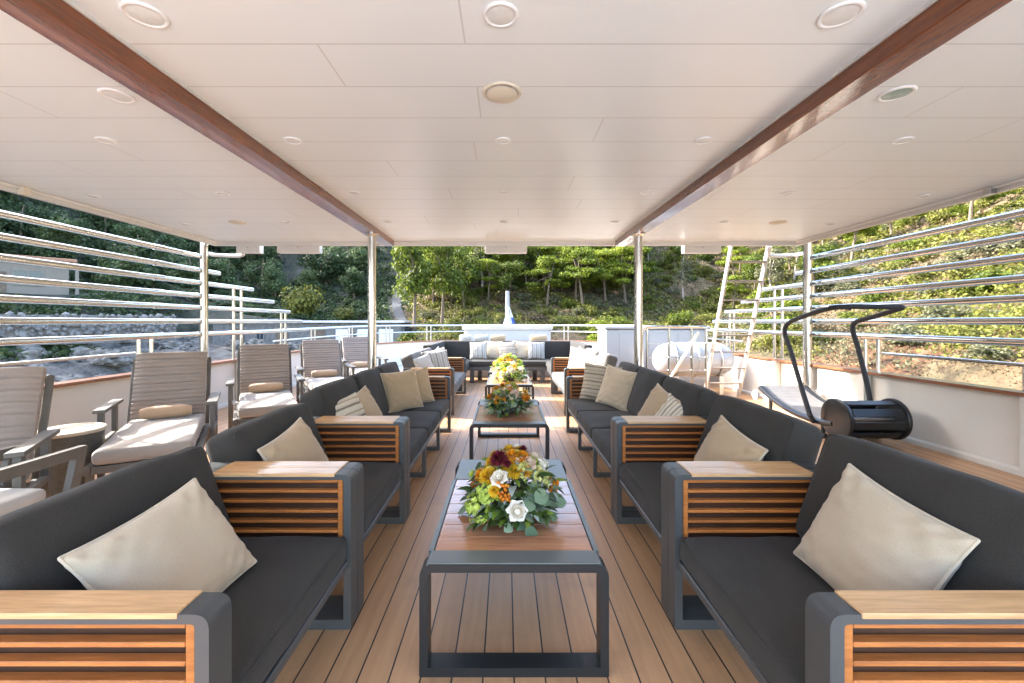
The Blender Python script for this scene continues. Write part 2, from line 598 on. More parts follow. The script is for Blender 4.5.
def seam(parent, x0, x1, y0, y1, z0, z1, r, axis, side, mat, mtx=None):
    """Stitched seam round one face of a cushion."""
    lo, hi = Vector((x0, y0, z0)), Vector((x1, y1, z1))
    c, h = (lo + hi) / 2, (hi - lo) / 2
    a, b_ = [k for k in range(3) if k != axis]
    k7 = r * .72
    pts = []
    for (sa, sb, t0) in ((1, 1, 0), (-1, 1, 90), (-1, -1, 180), (1, -1, 270)):
        for t_ in range(0, 91, 18):
            p = Vector((0, 0, 0))
            p[axis] = side * (h[axis] - r + k7)
            p[a] = sa * (h[a] - r) + math.cos(R(t0 + t_)) * k7
            p[b_] = sb * (h[b_] - r) + math.sin(R(t0 + t_)) * k7
            q = c + p
            q += Vector((rnd_noise(q, 9, 2), rnd_noise(q, 9, 3), rnd_noise(q, 9, 4))) * .003
            pts.append(mtx @ q if mtx is not None else q)
    bm_ = bmesh.new()
    tube(bm_, pts, .003, 6, closed=True)
    return obj('seam', bm_, mat, parent, True, 180)

def rnd_noise(p, s, seed):
    return noise.noise(Vector((p[0] * s + seed * 7.3, p[1] * s - seed * 3.1, p[2] * s + seed)))

def cushion(bm, x0, x1, y0, y1, z0, z1, r=.04, crown=.02, seed=0, wrinkle=.004, dens=.06, bulge=(0, 0, 1)):
    """Soft rounded block; crowned on the faces named by bulge."""
    lo, hi = Vector((x0, y0, z0)), Vector((x1, y1, z1))
    c, h = (lo + hi) / 2, (hi - lo) / 2
    def ticks(hh):
        rr = min(r, hh * .98)
        n = max(2, int(2 * (hh - rr) / dens))
        e = [-hh, -hh + rr * .25, -hh + rr * .6]
        return e + [-(hh - rr) + 2 * (hh - rr) * k / n for k in range(n + 1)] + [-x for x in e[::-1]]
    T = [ticks(h[k]) for k in range(3)]
    cache = {}
    def vert(p):
        key = tuple(round(x, 5) for x in p)
        if key in cache:
            return cache[key]
        q = Vector([max(-(h[k] - min(r, h[k] * .98)), min(h[k] - min(r, h[k] * .98), p[k])) for k in range(3)])
        d = Vector(p) - q
        dn = d.normalized() if d.length > 1e-9 else Vector((0, 0, 0))
        f = [1 - abs(q[k] / h[k]) ** 2.2 for k in range(3)]
        pos = q + Vector([dn[k] * min(r, h[k] * .98) for k in range(3)])
        bl = Vector((dn.x * bulge[0] * f[1] * f[2], dn.y * bulge[1] * f[0] * f[2], dn.z * bulge[2] * f[0] * f[1])) * crown
        w = rnd_noise(pos, 5.5, seed) * wrinkle + rnd_noise(pos, 16, seed + 3) * wrinkle * .35
        cache[key] = bm.verts.new(c + pos + bl + dn * w)
        return cache[key]
    for ax in range(3):
        a, b_ = (ax + 1) % 3, (ax + 2) % 3
        for s in (-1, 1):
            for i in range(len(T[a]) - 1):
                for j in range(len(T[b_]) - 1):
                    quad = []
                    for (ii, jj) in ((i, j), (i + 1, j), (i + 1, j + 1), (i, j + 1)):
                        p = [0, 0, 0]
                        p[ax] = s * h[ax]
                        p[a] = T[a][ii]
                        p[b_] = T[b_][jj]
                        quad.append(vert(p))
                    try:
                        bm.faces.new(quad if s > 0 else quad[::-1])
                    except ValueError:
                        pass
    return bm

def pillow_mesh(w, hgt, thick, seed, n=40, wr=1.0):
    """Throw pillow in the local XZ plane, front towards -Y."""
    bm = bmesh.new()
    g = {}
    for side in (-1, 1):
        for i in range(n + 1):
            for j in range(n + 1):
                u = math.sin((2 * i / n - 1) * math.pi / 2)
                v = math.sin((2 * j / n - 1) * math.pi / 2)
                edge = i in (0, n) or j in (0, n)
                if edge and (0, i, j) in g:
                    g[(side, i, j)] = g[(0, i, j)]
                    continue
                x = u * w / 2 * (1 - .075 * (1 - v * v))
                z = v * hgt / 2 * (1 - .075 * (1 - u * u))
                t = thick / 2 * (max(0, (1 - u * u) * (1 - v * v))) ** .42
                # gathers running in from the corners
                rad = abs(u * v)
                wv = rnd_noise((x, 0, z), 5, seed + side) * .009 + rnd_noise((x * .8, 0, z * 2.4), 11, seed + side) * .003
                er = max(abs(u), abs(v))
                wv += (math.sin(17 * (u - v) + seed) * .006 + math.sin(13 * (u + v) + seed * 2) * .006) * rad ** 1.3
                wv += math.sin(30 * (u if abs(v) > abs(u) else v) + seed * 3) * .0015 * er ** 4
                t2 = t + (wv * wr if not edge else 0) * (0.3 + min(1, t / (thick * .3)))
                sag = -.018 * (1 - v * v) * (1 - u * u)
                vert = bm.verts.new((x, side * t2, z + sag))
                g[(side, i, j)] = vert
                if edge:
                    g[(0, i, j)] = vert
    for side in (-1, 1):
        for i in range(n):
            for j in range(n):
                q = [g[(side, i, j)], g[(side, i + 1, j)], g[(side, i + 1, j + 1)], g[(side, i, j + 1)]]
                try:
                    bm.faces.new(q if side < 0 else q[::-1])
                except ValueError:
                    pass
    per = [g[(0, i, 0)].co.copy() for i in range(n)] + [g[(0, n, j)].co.copy() for j in range(n)] + \
          [g[(0, n - i, n)].co.copy() for i in range(n)] + [g[(0, 0, n - j)].co.copy() for j in range(n)]
    return bm, per

PILLOW_N = [0]
def pillow(label, mat, c, size=.43, yaw=0., lean=15., roll=0., thick=.15, pipe='piping', group=None, hgt=None, wr=1.0, name='throw_pillow'):
    PILLOW_N[0] += 1
    s = PILLOW_N[0]
    bm, per = pillow_mesh(size, hgt or size, thick, s, wr=wr)
    root = obj(name, bm, M[mat], None, True, 80)
    root.rotation_mode = 'YXZ'
    root.location = c
    root.rotation_euler = (R(-lean), R(roll), R(yaw))
    tag(root, label, 'pillow', group)
    if pipe:
        pb = bmesh.new()
        tube(pb, per, .0058, 6, closed=True)
        obj('piping', pb, M[pipe], root, True)
    return root

# ------------------------------------------------------------------ terrain
def ss(a, b_, t):
    t = max(0., min(1., (t - a) / (b_ - a)))
    return t * t * (3 - 2 * t)

def pw(d, pts):
    if d <= pts[0][0]:
        return pts[0][1]
    for (a, ha), (b_, hb) in zip(pts, pts[1:]):
        if d <= b_:
            return ha + (hb - ha) * (d - a) / (b_ - a)
    return pts[-1][1]

SEA = -5.2
def height(x, y):
    nz = noise.noise(Vector((x * .045, y * .045, 1.7))) * 2.6 + noise.noise(Vector((x * .14, y * .14, 4.2))) * .9
    dl = -x - 14.5 + nz * .8
    ridge = 40.0
    hl = pw(dl, [(-6, -9), (0, -5.6), (7, -.9), (15, 1.6), (18, 2.9), (25, 3.2), (25 + (ridge - 3.2) / .95, ridge), (200, ridge - 12)])
    df = y - 25 - .12 * abs(x) + nz * .8
    valley = ss(-24, -7, x)
    sl = .16 + .30 * valley
    hf = pw(df, [(-7, -9), (0, -5.6), (6, -1.2), (13, .8), (16, 1.1), (16 + 26 / sl, 27), (260, 40)])
    if valley < 1:
        hf += (1 - valley) * ss(48, 80, y) * 14
    dr = x - 12.5 + nz * .6
    hr = pw(dr, [(-5, -9), (0, -5.6), (4, -.8), (7, .5), (10, 1.2), (60, 30), (200, 45)])
    k = 1.4
    mx = max(hl, hf, hr)
    h = mx + k * math.log(math.exp((hl - mx) / k) + math.exp((hf - mx) / k) + math.exp((hr - mx) / k))
    q = ss(-29, -26, x) * (1 - ss(-9.5, -7.5, x)) * ss(24, 28, y) * (1 - ss(36.2, 39, y))
    h = h + (min(h, -1.35) - h) * q
    fade = ss(-45, -18, y)
    h = -9 + (h + 9) * fade
    if h > -5.5:
        h += nz * .35 + noise.noise(Vector((x * .5, y * .5, 9))) * .28
        if -5 < h < 1.2 and x < -8:
            h += abs(noise.noise(Vector((x * .35, y * .35, 3)))) * 1.3 - .3
    return h

def build_terrain():
    xs = np.concatenate([np.arange(-190, -70, 5), np.arange(-70, 60, 1.1), np.arange(60, 181, 5)])
    ys = np.concatenate([np.arange(-60, 4, 4), np.arange(4, 75, 1.1), np.arange(75, 230, 4)])
    verts = [(x, y, height(x, y)) for y in ys for x in xs]
    nx, ny = len(xs), len(ys)
    faces = [(j * nx + i, j * nx + i + 1, (j + 1) * nx + i + 1, (j + 1) * nx + i) for j in range(ny - 1) for i in range(nx - 1)]
    me = bpy.data.meshes.new('hillside')
    me.from_pydata([(float(a), float(b_), float(c)) for a, b_, c in verts], [], faces)
    me.polygons.foreach_set('use_smooth', [True] * len(me.polygons))
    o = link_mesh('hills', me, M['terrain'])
    tag(o, kind='structure')
build_terrain()
bm = bmesh.new()
bmesh.ops.create_grid(bm, x_segments=2, y_segments=2, size=2500)
bmesh.ops.translate(bm, verts=bm.verts[:], vec=(0, 0, SEA))
tag(obj('sea_water', bm, M['water']), kind='structure')

# ------------------------------------------------------------------ ship structure
HW = 4.35
def ship_side(y0=-14.0):
    pts = [(HW, y0), (HW, -4), (HW, 0), (HW, 4), (HW, 8)]
    for k in range(1, 24):
        t = k / 24 * math.pi / 2
        pts.append((HW * math.cos(t) ** .8, 8 + 6.4 * math.sin(t) ** .9))
    return pts
side_r = ship_side()
full = side_r + [(0, 14.4)] + [(-x, y) for x, y in side_r[::-1]]      # treadmill side, bow, lounger side
bow_i0 = 4
bm = bmesh.new()
vs = [bm.verts.new((x, y, 0)) for x, y in full]
bm.faces.new(vs)
tag(obj('deck_floor', bm, M['deck']), kind='structure')
# unseen pale aft deck added to bounce light forward; painted deck round the bow
M['bounce_deck'] = plain('light_bounce_paint', (.74, .74, .735), .55, 0, .03, 2, .1, 120)
bm = bmesh.new()
bm.faces.new([bm.verts.new(p) for p in ((-4.2, -13.9, .004), (4.2, -13.9, .004), (4.2, -.85, .004), (-4.2, -.85, .004))])
tag(obj('aft_bounce_deck', bm, M['bounce_deck']), kind='structure')
M['bow_deck'] = plain('painted_bow_deck', (.52, .505, .48), .6, 0, .05, 2, .1, 120)
bm = bmesh.new()
fore = [(x * .985, min(y, 14.25)) for x, y in full if y > 10.0]
bm.faces.new([bm.verts.new((x, y, .004)) for x, y in fore])
tag(obj('bow_deck', bm, M['bow_deck']), kind='structure')
bm = bmesh.new()
ribbon(bm, full, [(-.02, -.02), (-.10, -.02), (-.3, -5.6), (-.22, -5.6)])
tag(obj('hull', bm, M['white']), kind='structure')

def bulwark(path, label, ribs):
    t = thing('bulwark', label, 'bulwark', (path[len(path) // 2][0], path[len(path) // 2][1], 0))
    off = Vector((path[len(path) // 2][0], path[len(path) // 2][1], 0))
    def add(name, bm_, mat):
        bmesh.ops.translate(bm_, verts=bm_.verts[:], vec=-off)
        return obj(name, bm_, mat, t, True, 40)
    bm_ = bmesh.new()
    ribbon(bm_, path, [(0, .004), (0, .682), (-.07, .682), (-.07, .004)])
    add('wall', bm_, M['cream_paint'])
    bm_ = bmesh.new()
    ribbon(bm_, path, [(.055, .685), (.06, .70), (.055, .717), (-.11, .717), (-.115, .70), (-.11, .685)])
    add('cap_rail', bm_, M['cap'])
    bm_ = bmesh.new()
    ribbon(bm_, path, [(.03, .004), (.03, .05), (.002, .07), (.002, .004)])
    add('waterway_skirting', bm_, M['cream_paint'])
    for (x, y) in ribs:
        bm_ = bmesh.new()
        s = 1 if x > 0 else -1
        box(bm_, x - s * .09, x - s * .003, y - .045, y + .045, .075, .68, .006)
        add('rib', bm_, M['cream_paint'])
    return t
ribs_y = [-1.2, .4, 2.0, 3.55, 5.2, 6.9]
bulwark(side_r[:5], 'cream bulwark with mahogany cap behind the black treadmill', [(HW, y) for y in ribs_y])
bulwark([(-x, y) for x, y in side_r[:5]][::-1], 'cream bulwark with mahogany cap behind the striped loungers', [(-HW, y) for y in ribs_y])
bulwark(full[4:-4], 'curved cream bulwark round the bow beyond the dark corner bench', [])

# roof
RX0, RX1, RY0, RY1, RZ = -4.25, 4.20, -0.7, 6.24, 2.47
roof = thing('canopy_roof', 'white panelled sun deck roof with two mahogany beams', 'roof', (0, 0, 0))
B('ceiling', M['ceiling'], roof, RX0 + .05, RX1 - .05, RY0 + .05, RY1 - .05, RZ, RZ + .1, bev=0)
bm = bmesh.new()
ring_prism(bm, [(RX0, RY0), (RX1, RY0), (RX1, RY1), (RX0, RY1)],
           [(RX0 + .05, RY0 + .05), (RX1 - .05, RY0 + .05), (RX1 - .05, RY1 - .05), (RX0 + .05, RY1 - .05)], RZ - .058, RZ + .16,
           lambda a, y, b_: (a, b_, y))
obj('fascia', bm, M['white'], roof)
B('roof_top', M['white'], roof, RX0 + .052, RX1 - .052, RY0 + .052, RY1 - .052, RZ + .102, RZ + .155, bev=0)
for x0, x1 in ((-1.767, -1.612), (1.512, 1.66)):
    bm = bmesh.new()
    box(bm, x0, x1, RY0 + .06, 6.08, RZ - .09, RZ - .002, .006, 2)
    obj('ceiling_beam', bm, M['mahogany'], roof, True, 50)
    bm = bmesh.new()
    xi = x1 if x0 < 0 else x0
    s = 1 if x0 < 0 else -1
    box(bm, min(xi + s * .001, xi + s * .012), max(xi + s * .001, xi + s * .012), RY0 + .06, 6.08, RZ - .013, RZ - .001)
    obj('beam_trim', bm, M['white'], roof)
for s, xe in ((-1, RX0 + .08), (1, RX1 - .08)):
    bm = bmesh.new()
    tube(bm, [(xe, RY0 + .1, RZ - .014), (xe, RY1 - .1, RZ - .014)], .013, 8)
    obj('edge_conduit', bm, M['white'], roof, True)
    bm = bmesh.new()
    box(bm, xe - .03, xe + .03, 3.66, 3.72, RZ - .07, RZ - .002, .006)
    obj('hook_block', bm, M['speaker'] if s < 0 else M['satin'], roof)

# ceiling lights and speakers
def ceiling_light(label, loc, rad, lens, kind='light'):
    t = thing('ceiling_light' if kind == 'light' else 'ceiling_speaker', label, 'ceiling light' if kind == 'light' else 'speaker', loc, 0,
              'recessed ceiling lights' if kind == 'light' else 'round ceiling speakers')
    bm_ = bmesh.new()
    lathe(bm_, [(rad, 0), (rad * 1.0, -.003), (rad * .95, -.008), (rad * .82, -.008), (rad * .77, -.003)], 28, cap0=False, cap1=False)
    obj('ring', bm_, M['ring'] if kind == 'light' else M['speaker'], t, True, 60)
    bm_ = bmesh.new()
    if kind == 'light':
        lathe(bm_, [(rad * .775, -.004), (rad * .6, -.007), (rad * .3, -.009), (.001, -.0095)], 28, cap0=False, cap1=True)
    else:
        lathe(bm_, [(rad * .775, -.010), (rad * .5, -.017), (rad * .2, -.02), (.001, -.0205)], 28, cap0=False, cap1=True)
    obj('lens' if kind == 'light' else 'grille', bm_, M[lens], t, True, 60)
    return t
zc = RZ - .001
rows = [1.62, 2.74, 3.85, 4.96]
rn = ['nearest', 'second', 'third', 'fourth']
for i, y in enumerate(rows):
    ceiling_light(f'round recessed ceiling light along the centre line, {rn[i]} row from the camera', (-.05, y, zc), .068 if i == 0 else .05, 'lens')
    ceiling_light(f'round recessed ceiling light just inside the lounger-side mahogany beam, {rn[i]} row', (-1.39, y, zc), .075 if i == 0 else .055, 'lens')
    ceiling_light(f'round recessed ceiling light just inside the treadmill-side mahogany beam, {rn[i]} row', (1.23, y, zc), .075 if i == 0 else .055, 'lens')
for i, y in enumerate(rows[1:]):
    ceiling_light(f'round recessed ceiling light midway between lounger-side beam and roof edge, {rn[i]} from camera', (-2.58, y + (.02 if i else 0), zc), .056, 'lens')
    ceiling_light(f'round recessed ceiling light midway between treadmill-side beam and roof edge, {rn[i]} from camera', (2.5, y + (.02 if i else 0), zc), .056, 'lens')
for i, y in enumerate((3.95, 5.08)):
    ceiling_light(f'round recessed ceiling light close to the lounger-side roof edge, {["nearer", "farther"][i]} of the two', (-3.83, y, zc), .056, 'lens')
    ceiling_light(f'round recessed ceiling light close to the treadmill-side roof edge, {["nearer", "farther"][i]} of the two', (3.8, y, zc), .056, 'lens')
ceiling_light('round cream ceiling speaker on the centre line between two lights', (-.05, 2.17, zc), .1, 'speaker', 'speaker')
ceiling_light('pale round ceiling fitting just outside the lounger-side mahogany beam', (-2.02, 2.2, zc), .075, 'lens')
ceiling_light('round ceiling light with green glass just outside the treadmill-side beam', (1.95, 2.18, zc), .078, 'lens_green')
ceiling_light('cream round ceiling speaker near the far roof edge above the loungers', (-3.15, 5.0, zc), .09, 'speaker', 'speaker')
ceiling_light('cream round ceiling speaker near the far roof edge above the treadmill', (3.13, 5.0, zc), .09, 'speaker', 'speaker')

# white boxes hanging under the far roof edge
for (xc, w, lab) in ((-3.05, .62, 'white box under the far roof edge above the loungers'),
                     (-.03, .61, 'white box under the middle of the far roof edge'),
                     (2.83, .54, 'white box under the far roof edge beside the ladder'),
                     (-3.78, .34, 'short white box at the lounger-side corner of the far roof edge')):
    t = thing('heater_box', lab, 'wall box', (xc, 6.30, RZ - .12), 0, 'white boxes under the roof edge')
    B('housing', M['white'], t, -w / 2, w / 2, -.055, .055, -.035, .105, bev=.008)
    B('catch', M['satin'], t, -.01, .01, -.062, -.056, .03, .055, bev=.001)
    B('bracket', M['speaker'], t, w / 2 - .05, w / 2 - .02, -.06, .06, .106, .118, bev=.001)

# posts
def post(x, y, top, lab, z0=0., r=.052):
    t = thing('roof_post', lab, 'post', (x, y, 0), 0, 'steel roof posts')
    bm_ = bmesh.new()
    tube(bm_, [(0, 0, z0 + .02), (0, 0, top)], r, 20)
    obj('tube', bm_, M['chrome'], t, True)
    bm_ = bmesh.new()
    lathe(bm_, [(r * 1.7, z0 + .001), (r * 1.7, z0 + .018), (r * 1.2, z0 + .03)], 20)
    obj('foot_flange', bm_, M['chrome'], t, True)
    bm_ = bmesh.new()
    lathe(bm_, [(r * 1.05, top - .03), (r * 1.5, top - .012), (r * 1.5, top - .001)], 20)
    obj('top_flange', bm_, M['chrome'], t, True)
    return t
post(-1.655, 5.22, RZ - .091, 'polished steel roof post under the mahogany beam on the lounger side')
post(1.575, 5.22, RZ - .091, 'polished steel roof post under the mahogany beam on the treadmill side')
for s, lab in ((-1, 'polished steel post on the bulwark at the lounger-side roof corner'), (1, 'polished steel post on the deck beside the ladder at roof corner')):
    p_ = post(s * 4.33 if s < 0 else 4.26, 6.12, 2.52, lab, .72 if s < 0 else 0.0, .055)
    bm = bmesh.new()
    tube(bm, smooth_path([(0, .02, 2.30), (-s * .02, .25, 2.30), (-s * .35, .28, 2.30), (-s * .42, .22, 2.36), (-s * .42, .18, 2.42)], 6), .028, 8)
    obj('roof_bracket', bm, M['white'], p_, True)

# ------------------------------------------------------------------ railings
LEV = [2.235, 2.04, 1.86, 1.68, 1.51, 1.318, 1.137]
ENDS = [6.15, 6.5, 7.35, 8.0, 8.6, 9.1, 9.4]
def side_railing(s, lab):
    t = thing('side_railing', lab, 'railing', (s * HW, 2, .717))
    o = Vector((s * HW, 2, .717))
    for k, (z, ye) in enumerate(zip(LEV, ENDS)):
        bm_ = bmesh.new()
        rr = .034
        pts = [Vector((s * HW, -6, z)), Vector((s * HW, 2, z)), Vector((s * HW, ye - .03, z))]
        tube(bm_, [p - o for p in pts], rr, 14)
        for yj in (5.35, ):
            tube(bm_, [Vector((s * HW, yj - .07, z)) - o, Vector((s * HW, yj + .07, z)) - o], rr + .004, 14)
        obj('rail', bm_, M['chrome'], t, True)
    bm_ = bmesh.new()
    tube(bm_, [Vector((s * HW, -6, .945)) - o, Vector((s * HW, 5.0, .945)) - o], .016, 10)
    obj('lower_rail', bm_, M['chrome'], t, True)
    for y in (-2.4, .6, 3.62):
        bm_ = bmesh.new()
        tube(bm_, [Vector((s * (HW + .035), y, .719)) - o, Vector((s * (HW + .035), y, .95)) - o], .045, 12)
        tube(bm_, [Vector((s * (HW + .035), y, .94)) - o, Vector((s * (HW + .035), y, LEV[0])) - o], .018, 10)
        obj('stanchion', bm_, M['chrome'], t, True)
    for y in (5.08, 5.26):
        bm_ = bmesh.new()
        tube(bm_, [Vector((s * (HW + .02), y, .719)) - o, Vector((s * (HW + .02), y, LEV[6])) - o], .022, 10)
        obj('stanchion', bm_, M['chrome'], t, True)
    for y, top in ((6.85, LEV[2]), (7.05, LEV[2]), (8.3, LEV[4]), (8.46, LEV[4])):
        bm_ = bmesh.new()
        tube(bm_, [Vector((s * (HW + .02), y, .719)) - o, Vector((s * (HW + .02), y, top)) - o], .024, 10)
        obj('stanchion', bm_, M['chrome'], t, True)
    return t
side_railing(-1, 'tall railing of seven stacked steel bars behind the loungers')
side_railing(1, 'tall railing of seven stacked steel bars behind the treadmill')
t = thing('bow_railing', 'low two-bar white railing curving round the bow', 'railing', (0, 14.4, .717))
o = Vector((0, 14.4, .717))
bowpath = [(x * 1.005, y + .03) for x, y in full[4:-4]]
for z, r_ in ((1.15, .026), (.95, .017)):
    bm = bmesh.new()
    tube(bm, [Vector((x, y, z + .05 * ss(8, 13, y))) - o for x, y in bowpath], r_, 8)
    obj('rail', bm, M['satin'], t, True)
acc, last = 0, Vector(bowpath[0])
nxt = .6
for p in bowpath[1:]:
    q = Vector(p)
    seg_l = (q - last).length
    while acc + seg_l > nxt:
        w = last.lerp(q, (nxt - acc) / seg_l)
        d = (q - last).normalized()
        bm = bmesh.new()
        for e in (-.07, .07):
            tube(bm, [Vector((w.x + d.x * e, w.y + d.y * e, .719)) - o, Vector((w.x + d.x * e, w.y + d.y * e, 1.16 + .05 * ss(8, 13, w.y))) - o], .02, 8)
        obj('twin_stanchion', bm, M['satin'], t, True)
        nxt += 1.55
    acc += seg_l
    last = q

# ------------------------------------------------------------------ sofas and armchairs
# local: x = depth (0 at the front, growing towards the back), y = length, z = up
def arm(parent, y0):
    t = obj('arm_frame', arm_bm(y0), M['metal'], parent, True, 40)
    B('wood_top', M['teak'], t, .070, .60, y0 - .002, y0 + .082, .650, .6645, bev=.003)
    zs = [.590 - .043 * k for k in range(6)]
    bm_ = bmesh.new()
    for yy in (y0 + .010, y0 + .048):
        box(bm_, .038, .060, yy, yy + .022, .352, .636, .002, 1)
        box(bm_, .642, .664, yy, yy + .022, .352, .636, .002, 1)
        box(bm_, .0605, .6415, yy, yy + .022, .622, .6365, .001, 1)
    obj('panel_frame', bm_, M['teak_slat'], t)
    bm_ = bmesh.new()
    for z in zs:
        for yy in (y0 + .014, y0 + .046):
            box(bm_, .0605, .6415, yy - .004, yy + .024, z - .0115, z, .002, 1)
    obj('slats', bm_, M['teak_slat'], t)
    B('gap_shade_panel', M['gap_shade'], t, .06, .66, y0 + .0385, y0 + .0415, .347, .621, bev=0)  # dark sheet added to stand in for shade between the slats
    return t

def arm_bm(y0):
    bm_ = bmesh.new()
    out = rect_loop(0, .71, 0, .66, [.012, .012, .012, .036])
    inn = rect_loop(.032, .668, .042, .638, [.004, .004, .004, .010])
    ring_prism(bm_, out, inn, y0, y0 + .08)
    box(bm_, .033, .667, y0 + .002, y0 + .078, .305, .345, .002, 1)
    return bm_

def sofa(name, label, cat, L, nseat, group, seat_mat='charcoal', seed=0, zt=.82):
    t = thing(name, label, cat, (0, 0, 0), 0, group)
    arm(t, 0)
    arm(t, L - .08)
    a, b_ = .081, L - .081
    bm_ = bmesh.new()
    box(bm_, .012, .05, a, b_, .262, .296, .004, 1)
    box(bm_, .05, .60, a, a + .03, .262, .296, .003, 1)
    box(bm_, .05, .60, b_ - .03, b_, .262, .296, .003, 1)
    box(bm_, .05, .64, a + .031, b_ - .031, .283, .294, 0)
    obj('seat_frame', bm_, M['metal'], t, True, 40)
    bm_ = bmesh.new()
    box(bm_, .672, .712, a, b_, .25, .655, .006, 1)
    obj('back_frame', bm_, M['metal'], t, True, 40)
    if nseat > 2:
        for yy in (L / 3, 2 * L / 3):
            bm_ = bmesh.new()
            ring_prism(bm_, rect_loop(.02, .62, 0, .262, [.01] * 4, 3), rect_loop(.05, .59, .03, .25, [.004] * 4, 3), yy - .02, yy + .02)
            obj('leg', bm_, M['metal'], t, True, 40)
    w = (b_ - a) / nseat
    for k in range(nseat):
        bm_ = bmesh.new()
        cushion(bm_, .004, .615, a + k * w + .003, a + (k + 1) * w - .003, .298, .408, .034, .014, seed + k, .007, .05)
        sc_o = obj('seat_cushion', bm_, M[seat_mat], t, True, 80)
        seam(sc_o, .004, .615, a + k * w + .003, a + (k + 1) * w - .003, .298, .408, .034, 2, 1, M['seam'])
        bm_ = bmesh.new()
        h = zt - .38
        cushion(bm_, -.085, .085, a + k * w + .004, a + (k + 1) * w - .004, -.02, h, .048, .02, seed + 9 + k, .009, .05, (1, 0, .6))
        mt = Matrix.Translation((.565, 0, .415)) @ Matrix.Rotation(R(19), 4, 'Y')
        bmesh.ops.transform(bm_, matrix=mt, verts=bm_.verts[:])
        bc_o = obj('back_cushion', bm_, M[seat_mat], t, True, 80)
        for sd_ in (-1, 1):
            seam(bc_o, -.085, .085, a + k * w + .004, a + (k + 1) * w - .004, -.02, h, .048, 0, sd_, M['seam'], mt)
    return t

def place_right(o_, y0, x=.69):
    o_.location = (x, y0, 0)
    o_.rotation_euler = (0, 0, 0)
def place_left(o_, y0, L, x=-.69):
    o_.location = (x, y0 + L, 0)
    o_.rotation_euler = (0, 0, math.pi)
CH, SO = .955, 2.29
G1, G2 = 'charcoal armchairs with slatted teak arms', 'charcoal three-seat sofas'
c1 = sofa('armchair', 'nearest charcoal armchair with slatted teak arms on the treadmill side', 'armchair', CH, 1, G1, seed=1)
place_right(c1, .955)
c2 = dup(c1, label='second charcoal armchair from the camera on the treadmill side')
place_right(c2, 1.915)
c3 = sofa('armchair', 'nearest charcoal armchair with slatted teak arms on the lounger side', 'armchair', CH, 1, G1, seed=31, zt=.765)
place_left(c3, .955, CH)
c4 = dup(c3, label='second charcoal armchair from the camera on the lounger side')
place_left(c4, 1.915, CH)
s1 = sofa('sofa', 'long charcoal three-seat sofa between steel post and armchairs, treadmill side', 'sofa', SO, 3, G2, seed=51)
place_right(s1, 2.88)
s2 = dup(s1, label='long charcoal three-seat sofa between armchairs and steel post, lounger side')
place_left(s2, 2.88, SO)
s3 = sofa('sofa', 'two-seat sofa coloured sunlit grey beyond the roof edge, treadmill side', 'sofa', 1.86, 2, 'sunlit two-seat sofas', 'grey', seed=71)
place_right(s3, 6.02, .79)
s4 = dup(s3, label='two-seat sofa coloured sunlit grey beyond the roof edge, lounger side')
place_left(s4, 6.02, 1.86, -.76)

# corner bench at the bow end
t = thing('corner_bench', 'dark U-shaped bench closing the seating group at the bow end', 'bench', (0, 9.3, 0))
bm = bmesh.new()
cushion(bm, -1.42, 1.42, -.1, .5, .36, .47, .03, .01, 5, .003, .12)
obj('seat_cushion', bm, M['charcoal'], t, True, 80)
B('seat_base', M['metal'], t, -1.42, 1.42, -.08, .5, .27, .355, bev=.006)
bm = bmesh.new()
cushion(bm, -1.55, 1.55, .5, .66, .4, .88, .03, .01, 6, .003, .12, (0, 1, 0))
obj('backrest', bm, M['charcoal'], t, True, 80)
for s in (-1, 1):
    bm = bmesh.new()
    cushion(bm, min(s * .82, s * 1.42), max(s * .82, s * 1.42), -1.3, -.105, .36, .47, .03, .01, 7 + s, .003, .12)
    obj('side_seat_cushion', bm, M['charcoal'], t, True, 80)
    bm = bmesh.new()
    cushion(bm, min(s * 1.425, s * 1.58), max(s * 1.425, s * 1.58), -1.3, .49, .4, .88, .03, .01, 9 + s, .003, .12, (1, 0, 0))
    obj('side_backrest', bm, M['charcoal'], t, True, 80)
    B('side_base', M['metal'], t, min(s * .84, s * 1.56), max(s * .84, s * 1.56), -1.28, -.09, .27, .355, bev=.006)
    for (px, py) in ((.76, -.05), (.62, .42), (1.35, -1.2), (.9, -1.2)):
        B('leg', M['metal'], t, s * px - .045, s * px + .045, py - .03, py + .06, 0, .269, bev=.004)

# ------------------------------------------------------------------ coffee tables
def table(label, y0):
    t = thing('coffee_table', label, 'table', (0, y0, 0), 0, 'teak topped coffee tables')
    L, W, H = 1.2, .70, .414
    for yy in (0, L - .075):
        bm_ = bmesh.new()
        ring_prism(bm_, rect_loop(-W / 2, W / 2, 0, H, [.008, .008, .05, .05]),
                   rect_loop(-W / 2 + .031, W / 2 - .031, .034, H - .029, [.004, .004, .018, .018]), yy, yy + .075)
        obj('leg_frame', bm_, M['table_metal'], t, True, 40)
        B('end_plate', M['table_plate'], t, -W / 2 + .03, W / 2 - .03, yy + (0.002 if yy == 0 else -.27), yy + (.092 if yy == 0 else .073), H + .0005, H + .006, bev=.0015)
    for s in (-1, 1):
        B('side_rail', M['table_plate'], t, s * .322 - .01, s * .322 + .01, .0925, L - .346, H - .03, H + .004, bev=.002)
    for k in range(7):
        w = (L - .346 - .0935) / 7
        B('board', M['table_wood'], t, -.308, .308, .0935 + k * w + .0016, .0935 + (k + 1) * w - .0016, H - .022, H + .003, bev=.002)
    B('undertray', M['table_metal'], t, -.31, .31, .08, L - .08, H - .0285, H - .0235, bev=0)
    for s in (-1, 1):
        for yy in (.037, L - .037):
            pass
    return t
t1 = table('nearest teak topped coffee table with dark frame', 1.585)
